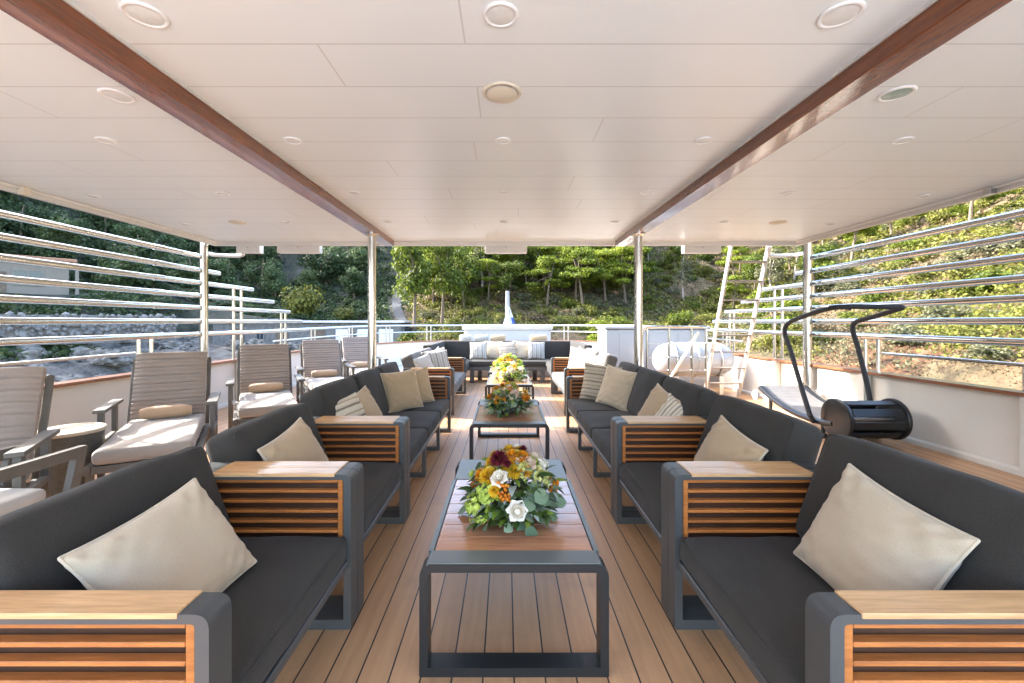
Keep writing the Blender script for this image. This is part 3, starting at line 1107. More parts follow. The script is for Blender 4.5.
t2 = dup(t1, (0, 3.76, 0), 0, 'second coffee table from the camera, between the long sofas')
t3 = dup(t1, (.02, 6.10, 0), 0, 'third coffee table from the camera, with yellow-green flowers in sunlight')
t4 = dup(t1, (.0, 7.62, 0), 0, 'farthest coffee table, in front of the dark corner bench')

# ------------------------------------------------------------------ pillows
pillow('large cream pillow on nearest armchair, treadmill side', 'cream', (1.14, 1.38, .585), .43, -86, 25, 9, .16, hgt=.39)
pillow('large cream pillow on nearest armchair, lounger side', 'cream', (-1.06, 1.335, .57), .44, 82, 34, -7, .16, hgt=.37)
pillow('beige pillow on second armchair, treadmill side', 'beige', (1.12, 2.27, .575), .44, -86, 26, 10, .15, hgt=.37)
pillow('beige pillow on second armchair, lounger side', 'beige', (-1.12, 2.26, .575), .42, 86, 26, -9, .15, hgt=.36)
# long sofas
pillow('brown striped pillow by the near arm of the lounger-side long sofa', 'stripe_a', (-1.20, 3.17, .575), .37, 62, 24, -8, .14, None)
pillow('pale beige pillow behind the brown striped one on the lounger-side long sofa', 'beige', (-1.14, 3.40, .585), .37, 78, 25, -10, .14)
pillow('square beige pillow at the far end of the lounger-side long sofa', 'beige', (-1.09, 4.40, .61), .41, 46, 18, -3, .14)
pillow('thin beige pillow tucked behind the square one, lounger-side long sofa', 'beige', (-1.02, 4.70, .60), .39, 40, 14, -6, .12)
pillow('beige pillow behind the black-and-cream one on the treadmill-side long sofa', 'beige', (1.15, 3.36, .59), .39, -76, 25, 14, .14)
pillow('black-and-cream patterned pillow by the near arm of the treadmill-side long sofa', 'stripe_p', (1.19, 3.16, .56), .36, -62, 26, 20, .14, None)
pillow('square cream pillow at the far end of the treadmill-side long sofa', 'cream', (1.13, 4.5, .62), .42, -52, 18, 8, .14)
pillow('taupe striped pillow tucked behind the cream one, treadmill-side long sofa', 'stripe_c', (1.04, 4.86, .62), .43, -22, 16, 6, .13, None)
# sunlit sofas
pillow('white pillow at the near end of the lounger-side sunlit sofa', 'white_fab', (-1.22, 6.3, .62), .4, 60, 18, -10, .13)
pillow('grey striped pillow in the middle of the lounger-side sunlit sofa', 'stripe_b', (-1.12, 6.75, .64), .45, 35, 18, -3, .14, None)
pillow('cream pillow leaning behind the grey striped one, lounger-side sunlit sofa', 'cream', (-1.15, 7.15, .64), .45, 50, 18, -8, .14)
pillow('tilted grey striped pillow at the far end of the lounger-side sunlit sofa', 'stripe_b', (-1.2, 7.6, .64), .42, 75, 22, -14, .13, None)
pillow('bright cream pillow in the middle of the treadmill-side sunlit sofa', 'white_fab', (1.16, 6.75, .66), .48, -35, 16, 4, .15)
pillow('taupe striped pillow at the near end of the treadmill-side sunlit sofa', 'stripe_c', (1.26, 6.3, .62), .42, -60, 18, 8, .13, None)
pillow('pale pillow turned edge-on at the far end of the treadmill-side sunlit sofa', 'cream', (1.25, 7.6, .64), .42, -80, 20, 10, .13)
for k, (x, mt, nm) in enumerate([(-.64, 'stripe_b', 'first grey striped pillow from the lounger side on the dark bow bench'),
                                 (-.32, 'cream', 'first cream pillow from the lounger side on the dark bow bench'),
                                 (.0, 'stripe_c', 'taupe striped pillow in the middle of the dark bow bench'),
                                 (.32, 'cream', 'cream pillow beside the last striped pillow on the dark bow bench'),
                                 (.64, 'stripe_b', 'last grey striped pillow towards the treadmill side on the dark bow bench')]):
    pillow(nm, mt, (x, 9.62 - .10 * ((k + 1) % 2), .68), .40, (k - 2) * 4, 14, (-3, 2, -2, 4, 3)[k], .14, None if 'stripe' in mt else 'piping')

# ------------------------------------------------------------------ flowers
def disc_leaf(bm_, p, d, up, L, W, n=5, curl=.15):
    d = d.normalized()
    s = d.cross(up)
    s = s.normalized() if s.length > 1e-5 else Vector((1, 0, 0))
    u = s.cross(d).normalized()
    L_ = [bm_.verts.new(p)]
    R_ = []
    left, right, mid = [], [], []
    for k in range(1, n):
        t_ = k / n
        w = W * math.sin(math.pi * t_ ** .85) ** .7
        q = p + d * (L * t_) + u * (curl * L * (t_ * (1 - t_)) * 1.5 - curl * L * t_ * t_)
        mid.append(bm_.verts.new(q))
        left.append(bm_.verts.new(q + s * w / 2 + u * w * .12))
        right.append(bm_.verts.new(q - s * w / 2 + u * w * .12))
    tip = bm_.verts.new(p + d * L - u * curl * L)
    a = L_[0]
    bm_.faces.new((a, mid[0], left[0]))
    bm_.faces.new((a, right[0], mid[0]))
    for k in range(n - 2):
        bm_.faces.new((left[k], mid[k], mid[k + 1], left[k + 1]))
        bm_.faces.new((mid[k], right[k], right[k + 1], mid[k + 1]))
    bm_.faces.new((left[-1], mid[-1], tip))
    bm_.faces.new((mid[-1], right[-1], tip))

def petals(name, c0, c1, rough=.6):
    return leafmat(name, c0, c1, .22, rough)
PET = {
    'yellow': petals('yellow_petals', (.66, .36, .012), (.86, .60, .04)),
    'gold': petals('gold_petals', (.70, .28, .012), (.86, .42, .03)),
    'burgundy': petals('burgundy_petals', (.09, .006, .015), (.22, .02, .04)),
    'cream': petals('cream_petals', (.76, .68, .54), (.86, .82, .72)),
    'blush': petals('blush_petals', (.66, .48, .36), (.80, .66, .52)),
    'lime': petals('lime_petals', (.40, .52, .07), (.66, .74, .2)),
    'yellowgreen': petals('yellow_green_petals', (.46, .46, .12), (.68, .66, .26)),
    'orange': petals('orange_berries', (.62, .16, .01), (.78, .3, .02), .35),
    'mauve': petals('mauve_petals', (.30, .17, .19), (.46, .30, .32)),
}
GREEN = {
    'euca': leafmat('eucalyptus_leaves', (.14, .21, .12), (.30, .38, .25), .15, .55),
    'dark': leafmat('dark_flower_leaves', (.035, .075, .015), (.11, .19, .04), .2, .45),
    'silver': leafmat('silver_leaves', (.28, .34, .29), (.46, .52, .46), .1, .7),
    'lime': leafmat('bright_leaves', (.16, .26, .03), (.40, .50, .08), .3, .5),
}
def perp(n):
    a = Vector((0, 0, 1)) if abs(n.z) < .9 else Vector((1, 0, 0))
    u = n.cross(a).normalized()
    return u, n.cross(u)

def bloom(kind, p, n, r, mat, parent, rg):
    bm_ = bmesh.new()
    u, v = perp(n)
    def dirn(az, el):
        return (u * math.cos(az) + v * math.sin(az)) * math.cos(el) + n * math.sin(el)
    o0 = Vector((0, 0, 0))
    if kind == 'rose':
        for ring, (cnt, el, L, W) in enumerate([(6, 12, 1.0, 1.05), (6, 38, .9, .95), (5, 60, .75, .8), (4, 76, .62, .6)]):
            for k in range(cnt):
                d = dirn(2 * math.pi * (k + .5 * ring) / cnt + rg.uniform(-.2, .2), R(el + rg.uniform(-7, 7)))
                disc_leaf(bm_, o0 + d * r * .08, d, n, r * L, r * W, 4, -.22 if ring else .12)
        bmesh.ops.create_icosphere(bm_, subdivisions=2, radius=r * .34, matrix=Matrix.Translation(n * r * .36))
    elif kind == 'mum':
        for ring in range(7):
            cnt = (22, 20, 18, 16, 12, 8, 5)[ring]
            el = (-4, 12, 26, 40, 54, 68, 82)[ring]
            for k in range(cnt):
                d = dirn(2 * math.pi * (k + .5 * ring) / cnt + rg.uniform(-.1, .1), R(el + rg.uniform(-5, 5)))
                disc_leaf(bm_, o0 + d * r * .2, d, n, r * (.8 - .03 * ring), r * .22, 3, .1)
    elif kind == 'berries':
        for k in range(13):
            d = dirn(rg.uniform(0, 6.28), R(rg.uniform(-10, 90)))
            mt = Matrix.Translation(d * r * rg.uniform(.5, 1.0))
            bmesh.ops.create_icosphere(bm_, subdivisions=1, radius=r * .23, matrix=mt)
    elif kind == 'puff':
        for k in range(55):
            d = dirn(rg.uniform(0, 6.28), R(rg.uniform(-15, 90)))
            e = (d + Vector((rg.uniform(-.5, .5), rg.uniform(-.5, .5), rg.uniform(-.5, .5)))).normalized()
            q = d * r * rg.uniform(.6, .95)
            u2, v2 = perp(e)
            for a in range(4):
                dd = (u2 * math.cos(a * 1.57) + v2 * math.sin(a * 1.57)) + e * .35
                disc_leaf(bm_, q, dd, e, r * .24, r * .2, 3, .0)
    ob = obj({'rose': 'rose', 'mum': 'chrysanthemum', 'berries': 'berry_sprig', 'puff': 'hydrangea'}[kind], bm_, mat, parent, kind == 'berries', 180)
    ob.location = p
    return ob

def arrangement(label, loc, rad, hgt, blooms, leaves, seed, nleaf=230, rz=0):
    rg = random.Random(seed)
    t = thing('flower_arrangement', label, 'flowers', loc, rz, 'flower arrangements on the coffee tables')
    bm_ = bmesh.new()
    lathe(bm_, [(.06, .001), (.085, .02), (.095, .06), (.09, .075), (.07, .075), (.07, .03)], 20, cap1=False)
    obj('bowl', bm_, M['drum'], t, True)
    def surf(az, el, k=1.0):
        return Vector((math.cos(az) * math.cos(el) * rad * k, math.sin(az) * math.cos(el) * rad * k, .055 + math.sin(el) * (hgt - .055) * k))
    # leaves by kind
    for lk, share in leaves:
        bm_ = bmesh.new()
        for _ in range(int(nleaf * share)):
            az = rg.uniform(0, 2 * math.pi)
            el = R(rg.choice((rg.uniform(-14, 30), rg.uniform(-5, 48))))
            if lk == 'euca':
                el = R(rg.uniform(-12, 42))
            p = surf(az, el, rg.uniform(.5, 1.0 if lk != 'euca' else 1.08))
            p.z = max(p.z, .02)
            out = Vector((math.cos(az), math.sin(az), .1))
            if lk == 'euca':
                d = (out * .6 + Vector((rg.uniform(-1, 1), rg.uniform(-1, 1), rg.uniform(-.7, .5)))).normalized()
                L = rg.uniform(.04, .07)
                disc_leaf(bm_, p, d, (out + Vector((0, 0, .7)) + Vector((rg.uniform(-.5, .5),) * 3)).normalized(), L, L * .95, 5, .1)
            else:
                d = (out + Vector((rg.uniform(-.6, .6), rg.uniform(-.6, .6), rg.uniform(-.35, .7)))).normalized()
                L = rg.uniform(.06, .11)
                if lk == 'silver': L *= 1.1
                disc_leaf(bm_, p, d, Vector((rg.uniform(-.4, .4), rg.uniform(-.4, .4), 1)), L, L * (.36 if lk != 'lime' else .42), 5, .22)
        for v in bm_.verts:
            v.co.z = max(v.co.z, .006)
        obj({'euca': 'foliage', 'dark': 'leaves', 'silver': 'silver_leaves', 'lime': 'bright_leaves'}[lk], bm_, GREEN[lk], t, True, 180)
    bm_ = bmesh.new()
    for _ in range(70):
        az, el = rg.uniform(0, 6.28), R(rg.uniform(42, 88))
        p = surf(az, el, rg.uniform(.7, .98))
        d = Vector((math.cos(az) + rg.uniform(-.7, .7), math.sin(az) + rg.uniform(-.7, .7), rg.uniform(0, 1)))
        disc_leaf(bm_, p, d, Vector((rg.uniform(-.4, .4), rg.uniform(-.4, .4), 1)), rg.uniform(.04, .07), .026, 5, .2)
    obj('bright_leaves', bm_, GREEN['lime'], t, True, 180)
    # stems with small outlying leaves
    bm_ = bmesh.new()
    for _ in range(9):
        az, el = rg.uniform(0, 6.28), R(rg.uniform(5, 50))
        a, e = surf(az, el, .3), surf(az + rg.uniform(-.2, .2), el, rg.uniform(1.15, 1.32))
        e.z = max(e.z, .03)
        tube(bm_, smooth_path([a, (a + e) / 2 + Vector((0, 0, .02)), e], 3), .0016, 5)
        for k in range(6):
            q = a.lerp(e, .55 + .09 * k)
            disc_leaf(bm_, q, Vector((rg.uniform(-1, 1), rg.uniform(-1, 1), rg.uniform(-.3, .6))), Vector((0, 0, 1)), .028, .024, 4, .1)
    obj('leaves', bm_, GREEN['euca'], t, True, 180)
    for (kind, mat, az, el, r, k) in blooms:
        p = surf(R(az), R(el), k)
        nrm = Vector((p.x / rad, p.y / rad, (p.z - .03) / hgt * 1.1)).normalized()
        bloom(kind, p - nrm * r * .15, nrm, r * 1.22, PET[mat], t, rg)
    return t
# azimuth: -90 faces the camera
A1 = [('mum', 'burgundy', 222, 66, .040, 1.1), ('mum', 'burgundy', 40, 72, .026, 1.1), ('mum', 'yellow', 218, 44, .044, 1.0), ('mum', 'yellow', 195, 60, .036, 1.0),
      ('mum', 'yellow', 62, 66, .036, 1.05), ('mum', 'gold', 265, 80, .034, 1.04), ('mum', 'gold', 320, 74, .034, 1.04), ('mum', 'yellow', 240, 32, .030, 1.0),
      ('mum', 'yellow', 150, 62, .036, 1.02), ('mum', 'gold', 190, 40, .032, 1.0), ('mum', 'yellow', 110, 76, .034, 1.06), ('mum', 'gold', 300, 56, .030, 1.0),
      ('rose', 'cream', 78, 56, .034, 1.12), ('rose', 'cream', 100, 40, .028, 1.1), ('rose', 'cream', 246, 44, .034, 1.06), ('rose', 'cream', -86, 14, .036, 1.16),
      ('rose', 'blush', 22, 58, .040, 1.02), ('puff', 'cream', 0, 48, .050, .95), ('rose', 'blush', -38, 62, .034, 1.0), ('puff', 'yellowgreen', -28, 42, .045, .94),
      ('rose', 'cream', 35, 40, .032, 1.04), ('berries', 'orange', -106, 36, .028, 1.02), ('berries', 'orange', -100, 27, .026, 1.05), ('berries', 'orange', -12, 26, .034, 1.02),
      ('mum', 'yellow', 5, 34, .030, .98), ('puff', 'lime', 216, 10, .058, .98), ('puff', 'lime', 226, 26, .048, .94), ('rose', 'lime', 172, 30, .024, 1.12),
      ('puff', 'yellowgreen', 130, 58, .036, .97), ('puff', 'yellowgreen', -62, 58, .036, .95), ('mum', 'burgundy', 255, 62, .018, 1.08), ('mum', 'gold', 175, 22, .03, .98)]
A1 += [(('puff', 'yellowgreen'), ('mum', 'yellow'), ('puff', 'cream'), ('puff', 'lime'))[k % 4] + ((k * 47 - 150) % 360, 50 + (k * 17) % 36, .032, .93) for k in range(15)]
arrangement('big mixed bouquet with burgundy and cream blooms on the nearest coffee table', (.0, 1.97, .418), .19, .285, A1,
            [('euca', .42), ('dark', .40), ('silver', .07), ('lime', .11)], 3, 300)
rg = random.Random(8)
def random_blooms(n, menu, r0, r1):
    out = []
    for k in range(n):
        kind, mat = rg.choice(menu)
        out.append((kind, mat, (k * 137.5) % 360, rg.choice((rg.uniform(8, 40), rg.uniform(35, 85))), rg.uniform(r0, r1), rg.uniform(.94, 1.05)))
    return out
arrangement('bouquet with orange and blush blooms on the second coffee table', (.0, 4.22, .418), .21, .27,
            random_blooms(30, [('mum', 'gold'), ('rose', 'blush'), ('puff', 'lime'), ('berries', 'orange'), ('rose', 'blush'), ('mum', 'yellow'), ('rose', 'cream')], .03, .042),
            [('euca', .3), ('dark', .5), ('lime', .2)], 5, 280)
arrangement('sunlit yellow-green bouquet on the third coffee table', (.02, 6.62, .418), .24, .24,
            random_blooms(30, [('puff', 'lime'), ('mum', 'yellow'), ('puff', 'lime'), ('rose', 'cream'), ('rose', 'blush'), ('puff', 'cream')], .035, .055),
            [('lime', .6), ('euca', .3), ('dark', .1)], 6, 240)
arrangement('sunlit yellow bouquet on the farthest coffee table', (.0, 8.12, .418), .25, .26,
            random_blooms(28, [('puff', 'lime'), ('mum', 'yellow'), ('mum', 'gold'), ('rose', 'cream'), ('puff', 'lime')], .035, .055),
            [('lime', .5), ('euca', .3), ('dark', .2)], 7, 220)

# ------------------------------------------------------------------ loungers
# local: +y is where the sitter faces, origin on the deck under the front edge of the seat
def lounger(label):
    t = thing('lounger', label, 'lounger', (0, 0, 0), 0, 'loungers with striped backs along the bulwark')
    W, SL = .62, 1.18
    bm_ = bmesh.new()
    for s in (-1, 1):
        box(bm_, s * (W / 2) - .02, s * (W / 2) + .02, -SL - .05, -.02, .24, .30, .004, 1)
    box(bm_, -W / 2 + .021, W / 2 - .021, -.06, -.022, .243, .297, .003, 1)
    for k in range(9):
        box(bm_, -W / 2 + .021, W / 2 - .021, -.16 - k * .12, -.09 - k * .12, .28, .297, .002, 1)
    obj('seat_frame', bm_, M['lounger_wood'], t, True, 40)
    for (x, y) in ((-1, -.10), (1, -.10), (-1, -SL), (1, -SL)):
        B('leg', M['lounger_wood'], t, x * (W / 2) - .019, x * (W / 2) + .019, y - .03, y + .03, 0, .239, bev=.003)
    bm_ = bmesh.new()
    cushion(bm_, -.29, .29, -SL, 0, .302, .41, .04, .012, 3, .005)
    obj('seat_cushion', bm_, M['lounger_seat'], t, True, 80)
    # backrest
    ang = R(24)
    mt = Matrix.Translation((0, -SL + .02, .40)) @ Matrix.Rotation(ang, 4, 'X')
    bm_ = bmesh.new()
    for s in (-1, 1):
        box(bm_, s * .30 - .018, s * .30 + .018, -.10, -.06, -.14, .62, .003, 1)
    box(bm_, -.281, .281, -.095, -.065, .575, .615, .003, 1)
    bmesh.ops.transform(bm_, matrix=mt, verts=bm_.verts[:])
    obj('back_frame', bm_, M['lounger_wood'], t, True, 40)
    bm_ = bmesh.new()
    nx, nz = 10, 88
    Hb, Wb = .66, .285
    grid = {}
    for side in (0, 1):
        for i in range(nx + 1):
            for j in range(nz + 1):
                x = (2 * i / nx - 1) * Wb
                z = j / nz * Hb
                edge = max(0, abs(2 * i / nx - 1) - .8) / .2
                rib = abs(math.sin(math.pi * j / nz * 16)) ** .6
                th = (.03 + .014 * rib) * math.sqrt(max(.05, 1 - edge ** 2 * .8))
                if j in (0, nz): th *= .4
                y = th - .008 if side == 0 else -.045
                xx = x * (1 - (0.012 * (1 - rib)))
                grid[(side, i, j)] = bm_.verts.new((xx, y, z))
    for side in (0, 1):
        for i in range(nx):
            for j in range(nz):
                q = [grid[(side, i, j)], grid[(side, i + 1, j)], grid[(side, i + 1, j + 1)], grid[(side, i, j + 1)]]
                bm_.faces.new(q)
    for j in range(nz):
        for i in (0, nx):
            bm_.faces.new([grid[(0, i, j)], grid[(0, i, j + 1)], grid[(1, i, j + 1)], grid[(1, i, j)]])
    for i in range(nx):
        for j in (0, nz):
            bm_.faces.new([grid[(0, i, j)], grid[(0, i + 1, j)], grid[(1, i + 1, j)], grid[(1, i, j)]])
    bmesh.ops.transform(bm_, matrix=mt, verts=bm_.verts[:])
    obj('back_cushion', bm_, M['lounger_fab'], t, True, 60)
    bm_ = bmesh.new()
    n = 9
    tube(bm_, [(-.19 + .38 * k / (n - 1), -SL + .15, .474) for k in range(n)], [.042, .056, .06, .06, .06, .06, .06, .056, .042], 14)
    obj('bolster', bm_, M['tan'], t, True, 60)
    for s in (-1, 1):
        x = s * .375
        a = B('armrest', M['lounger_wood'], t, x - .04, x + .04, -SL - .02, -.60, .575, .603, bev=.004)
        B('arm_leg', M['lounger_wood'], a, x - .018, x + .018, -.70, -.635, 0, .5745, bev=.003)
        B('arm_leg', M['lounger_wood'], a, x - .018, x + .018, -1.12, -1.06, 0, .5745, bev=.003)
        B('arm_brace', M['lounger_wood'], a, x - .017, x + .017, -1.059, -.701, .30, .34, bev=.003)
    return t
LG = R(180 + 30)
lg = lounger('lounger with tan bolster and sun-striped seat beside the drum table')
lg.location = (-2.66, 3.12, 0)
lg.rotation_euler = (0, 0, R(180 + 31))
for (x, y, a, lab) in ((-2.68, 1.62, 33, 'nearest lounger, cut by the photo edge, with ribbed taupe back'),
                       (-2.56, 4.60, 31, 'lounger with tan bolster behind the second armchair, third along the bulwark'),
                       (-2.45, 6.10, 31, 'lounger fourth along the bulwark, behind the long sofa'),
                       (-2.34, 7.55, 31, 'farthest lounger along the bulwark, beside the steel roof post')):
    dup(lg, (x, y, 0), R(180 + a), lab)
# footstool in front of the nearest lounger
t = thing('deck_stool', 'grey framed deck stool with white cushion behind the nearest sofa', 'stool', (-2.66, 2.22, 0))
for s in (-1, 1):
    bm = bmesh.new()
    out = round_poly([(-.6, 0), (.14, 0), (.27, .60), (-.6, .60)], [.01] * 4, 3)
    inn = round_poly([(-.55, .05), (.09, .05), (.205, .54), (-.55, .54)], [.01] * 4, 3)
    ring_prism(bm, out, inn, s * .19 - .02, s * .19 + .02, lambda a, y, b_: (y, a, b_))
    obj('side_frame', bm, M['lounger_wood'], t, True, 40)
B('seat_frame', M['lounger_wood'], t, -.169, .169, -.54, .09, .30, .34, bev=.004)
bm = bmesh.new()
cushion(bm, -.165, .165, -.54, .10, .342, .42, .03, .01, 8, .003)
obj('cushion', bm, M['white_fab'], t, True, 80)
# drum side table
t = thing('side_table', 'round tapered dark drum table between the two nearest loungers', 'side table', (-3.27, 3.2, 0))
bm = bmesh.new()
lathe(bm, [(.11, .002), (.115, .02), (.135, .2), (.17, .40), (.19, .485)], 32)
obj('drum_body', bm, M['drum'], t, True, 50)
bm = bmesh.new()
lathe(bm, [(.19, .487), (.2, .495), (.2, .512), (.19, .52)], 32)
obj('table_top', bm, M['drum_top'], t, True, 50)

# ------------------------------------------------------------------ treadmill
t = thing('treadmill', 'black curved manual treadmill with looped handlebar against the bulwark', 'treadmill', (3.84, 5.1, 0))
def belt_z(y):
    k = (y + .1) / .85
    return .20 + .20 * min(1.5, k * k) ** 1.1 * (1.0 if y < 0 else .75)
X0, X1 = -.27, .27
for s in (-1, 1):
    bm = bmesh.new()
    path = [(s * .30, -.44 + 1.34 * k / 16, belt_z(-.44 + 1.34 * k / 16) - .02) for k in range(17)]
    tube(bm, path, .055, 10, ry=.7)
    obj('side_rail', bm, M['black'], t, True)
    bm = bmesh.new()
    tube(bm, [(s * .30, -.30, .04), (s * .30, .75, .04)], .025, 8)
    for yy in (-.26, .7):
        tube(bm, [(s * .30, yy, .001), (s * .30, yy, belt_z(yy) - .06)], .022, 8)
    obj('base_rail', bm, M['black'], t, True)
    # drum guard at the near end
    bm = bmesh.new()
    lathe(bm, [(.10, -.03), (.212, -.02), (.22, -.01), (.22, .015), (.208, .024), (.1, .04)], 30)
    bmesh.ops.transform(bm, matrix=Matrix.Translation((s * .30, -.46, .265)) @ Matrix.Rotation(R(90) * s, 4, 'Y'), verts=bm.verts[:])
    obj('end_guard', bm, M['black'], t, True, 40)
bm = bmesh.new()
for k in range(36):
    y = -.42 + 1.32 * k / 35
    z = belt_z(y)
    dz = (belt_z(y + .01) - belt_z(y - .01)) / .02
    b2 = bmesh.new()
    box(b2, X0 + .02, X1 - .02, -.0185, .0185, -.012, .0, .002, 1)
    bmesh.ops.transform(b2, matrix=Matrix.Translation((0, y, z)) @ Matrix.Rotation(math.atan(dz), 4, 'X'), verts=b2.verts[:])
    me = bpy.data.meshes.new('tmp')
    b2.to_mesh(me); b2.free()
    bm.from_mesh(me)
    bpy.data.meshes.remove(me)
obj('running_belt', bm, M['belt'], t)
bm = bmesh.new()
for k in range(11):
    a = R(20 + 40 * k)
    if 20 + 40 * k > 330: break
    b2 = bmesh.new()
    box(b2, X0 + .01, X1 - .01, -.042, .042, -.009, .009, .003, 1)
    bmesh.ops.transform(b2, matrix=Matrix.Translation((0, -.46 - math.sin(a) * .192, .265 + math.cos(a) * .192)) @ Matrix.Rotation(a, 4, 'X'), verts=b2.verts[:])
    me = bpy.data.meshes.new('tmp')
    b2.to_mesh(me); b2.free()
    bm.from_mesh(me)
    bpy.data.meshes.remove(me)
obj('drum_slats', bm, M['black'], t, True, 40)
bm = bmesh.new()
tube(bm, [(-.27, -.46, .265), (.27, -.46, .265)], .05, 14)
obj('axle', bm, M['satin'], t, True)
bm = bmesh.new()
hb = [(x * .93 - .045, y, z) for x, y, z in [(-.38, -.15, .20), (-.40, -.22, .24), (-.385, -.05, .55), (-.375, .15, .95), (-.37, .27, 1.17), (-.36, .22, 1.29), (-.35, -.02, 1.37), (-.345, -.42, 1.455),
      (-.25, -.56, 1.47), (0, -.60, 1.47), (.25, -.62, 1.465), (.345, -.60, 1.46), (.375, -.5, 1.44), (.375, -.2, 1.365), (.365, .02, 1.31), (.36, .06, 1.22), (.37, 0, 1.02), (.38, -.12, .6), (.38, -.2, .24)]]
tube(bm, smooth_path(hb[1:], 6), .0265, 12)
tube(bm, [(-.415, -.22, .25), (-.36, -.20, .17)], .025, 10)
obj('handlebar', bm, M['rubber'], t, True)
for s in (-1, 1):
    bm = bmesh.new()
    lathe(bm, [(.06, -.018), (.07, -.012), (.07, .012), (.06, .018)], 18)
    bmesh.ops.transform(bm, matrix=Matrix.Translation((s * .41, .86, .30)) @ Matrix.Rotation(R(90), 4, 'Y'), verts=bm.verts[:])
    obj('wheel', bm, M['grp'], t, True, 40)

# ------------------------------------------------------------------ ladder
t = thing('ladder', 'steel ladder with flat treads leaning against the roof edge', 'ladder', (3.75, 7.55, 0))
def lad(zz): return Vector((-.16 * zz / 2.45, -1.17 * zz / 2.45, zz))
for s in (-1, 1):
    bm = bmesh.new()
    for e in (-.028, .028):
        a, b_ = lad(.0), lad(2.72)
        tube(bm, [a + Vector((s * (.30 - .0) + 0, e, .003)), b_ + Vector((s * .275, e, 0))], .017, 8)
    for k in range(16):
        q = lad(.12 + k * .165)
        tube(bm, [q + Vector((s * .295, -.035, 0)), q + Vector((s * .295, .035, 0))], .01, 6)
    obj('stile', bm, M['ladder'], t, True)
for k in range(9):
    q = lad(.265 + .28 * k)
    bm = bmesh.new()
    box(bm, q.x - .272, q.x + .272, q.y - .06, q.y + .045, q.z - .022, q.z, .003, 1)
    obj('tread', bm, M['tread'], t, True, 40)

# ------------------------------------------------------------------ things on the foredeck
t = thing('stairwell_railing', 'steel wire railing round the stairwell behind the treadmill-side sofas', 'railing', (2.8, 7.2, 0))
for x in (-.47, -.1, .28, .52):
    bm = bmesh.new()
    tube(bm, [(x, 0, .001), (x, 0, 1.2)], .02, 10)
    obj('stanchion', bm, M['chrome'], t, True)
bm = bmesh.new()
tube(bm, smooth_path([(-.55, 0, .5), (-.55, 0, 1.1), (-.5, 0, 1.2), (-.35, 0, 1.225), (.52, 0, 1.225)], 5), .02, 8)
obj('top_rail', bm, M['chrome'], t, True)
for z in (.5, .72, .95):
    bm = bmesh.new()
    tube(bm, [(-.47, 0, z), (.52, 0, z)], .008, 6)
    obj('wire', bm, M['chrome'], t, True)
bm = bmesh.new()
tube(bm, [(.38, -.03, 1.14), (-.06, -.03, .42), (-.3, -.03, .03)], .022, 8)
obj('stair_handrail', bm, M['satin'], t, True)

t = thing('liferaft_canister', 'white domed liferaft canister on a cradle beside the ladder', 'liferaft', (3.42, 7.95, 0))
bm = bmesh.new()
prof = [(-.72, .02), (-.70, .15), (-.62, .25), (-.5, .30), (-.3, .315), (-.02, .32), (-.018, .335), (.018, .335), (.02, .32), (.3, .315), (.5, .30), (.62, .25), (.70, .15), (.72, .02)]
lathe(bm, [(r_, z) for z, r_ in prof], 28)
bmesh.ops.transform(bm, matrix=Matrix.Translation((0, 0, .62)) @ Matrix.Rotation(R(90), 4, 'Y'), verts=bm.verts[:])
obj('shell', bm, M['grp'], t, True, 50)
for x in (-.4, .4):
    B('cradle', M['satin'], t, x - .04, x + .04, -.28, .28, .001, .34, bev=.005)
    bm = bmesh.new()
    tube(bm, [(x, math.cos(2 * math.pi * k / 24) * .322, .62 + math.sin(2 * math.pi * k / 24) * .322) for k in range(24)], .012, 6, closed=True)
    obj('strap', bm, M['satin'], t, True)

t = thing('deck_locker', 'tall white deck locker behind the liferaft canister', 'locker', (3.05, 9.1, 0))
B('body', M['grp'], t, -1.05, 1.05, -.35, .45, .001, 1.16, bev=.03, seg=3)
B('lid', M['grp'], t, -1.08, 1.08, -.38, .48, 1.162, 1.225, bev=.025, seg=3)
for x in (-.5, .1, .7):
    B('door_panel', M['grp'], t, x - .27, x + .27, -.362, -.351, .12, 1.08, bev=.004)
t = thing('sunbed_island', 'big white rounded island behind the bow bench', 'sunbed base', (.0, 11.6, 0))
bm = bmesh.new()
cushion(bm, -1.12, 1.14, -.5, .9, .002, 1.17, .12, .01, 3, .002, .2)
obj('body', bm, M['grp'], t, True, 60)
bm = bmesh.new()
cushion(bm, -1.16, 1.18, -.54, .94, 1.10, 1.235, .05, .01, 4, .002, .2)
obj('cover', bm, M['white_fab'], t, True, 60)
for k, (x, w, mt, lab) in enumerate([(-1.0, .3, 'white_fab', 'white rolled towel on the ledge, farthest towards the loungers'),
                                      (-.62, .34, 'white_fab', 'white rolled towel on the ledge next to the tan roll'),
                                      (-.22, .36, 'beige', 'tan rolled towel on the ledge behind the bow bench'),
                                      (.75, .42, 'beige', 'tan rolled towel on the ledge towards the liferaft')]):
    bm = bmesh.new()
    tube(bm, [(-w / 2, 0, 0), (-w / 2 + .02, 0, 0), (0, 0, 0), (w / 2 - .02, 0, 0), (w / 2, 0, 0)], [.05, .075, .08, .075, .05], 14)
    o_ = obj('rolled_towel', bm, M[mt], None, True, 60)
    o_.location = (x, 10.35, .93)
    tag(o_, lab, 'towel', 'rolled towels behind the bow bench')
t = thing('towel_ledge', 'low white ledge behind the bow bench carrying rolled towels', 'ledge', (0, 10.38, 0))
B('body', M['grp'], t, -1.5, 1.5, -.14, .14, .001, .82, bev=.02)
B('top', M['white_fab'], t, -1.52, 1.52, -.16, .16, .822, .85, bev=.01)

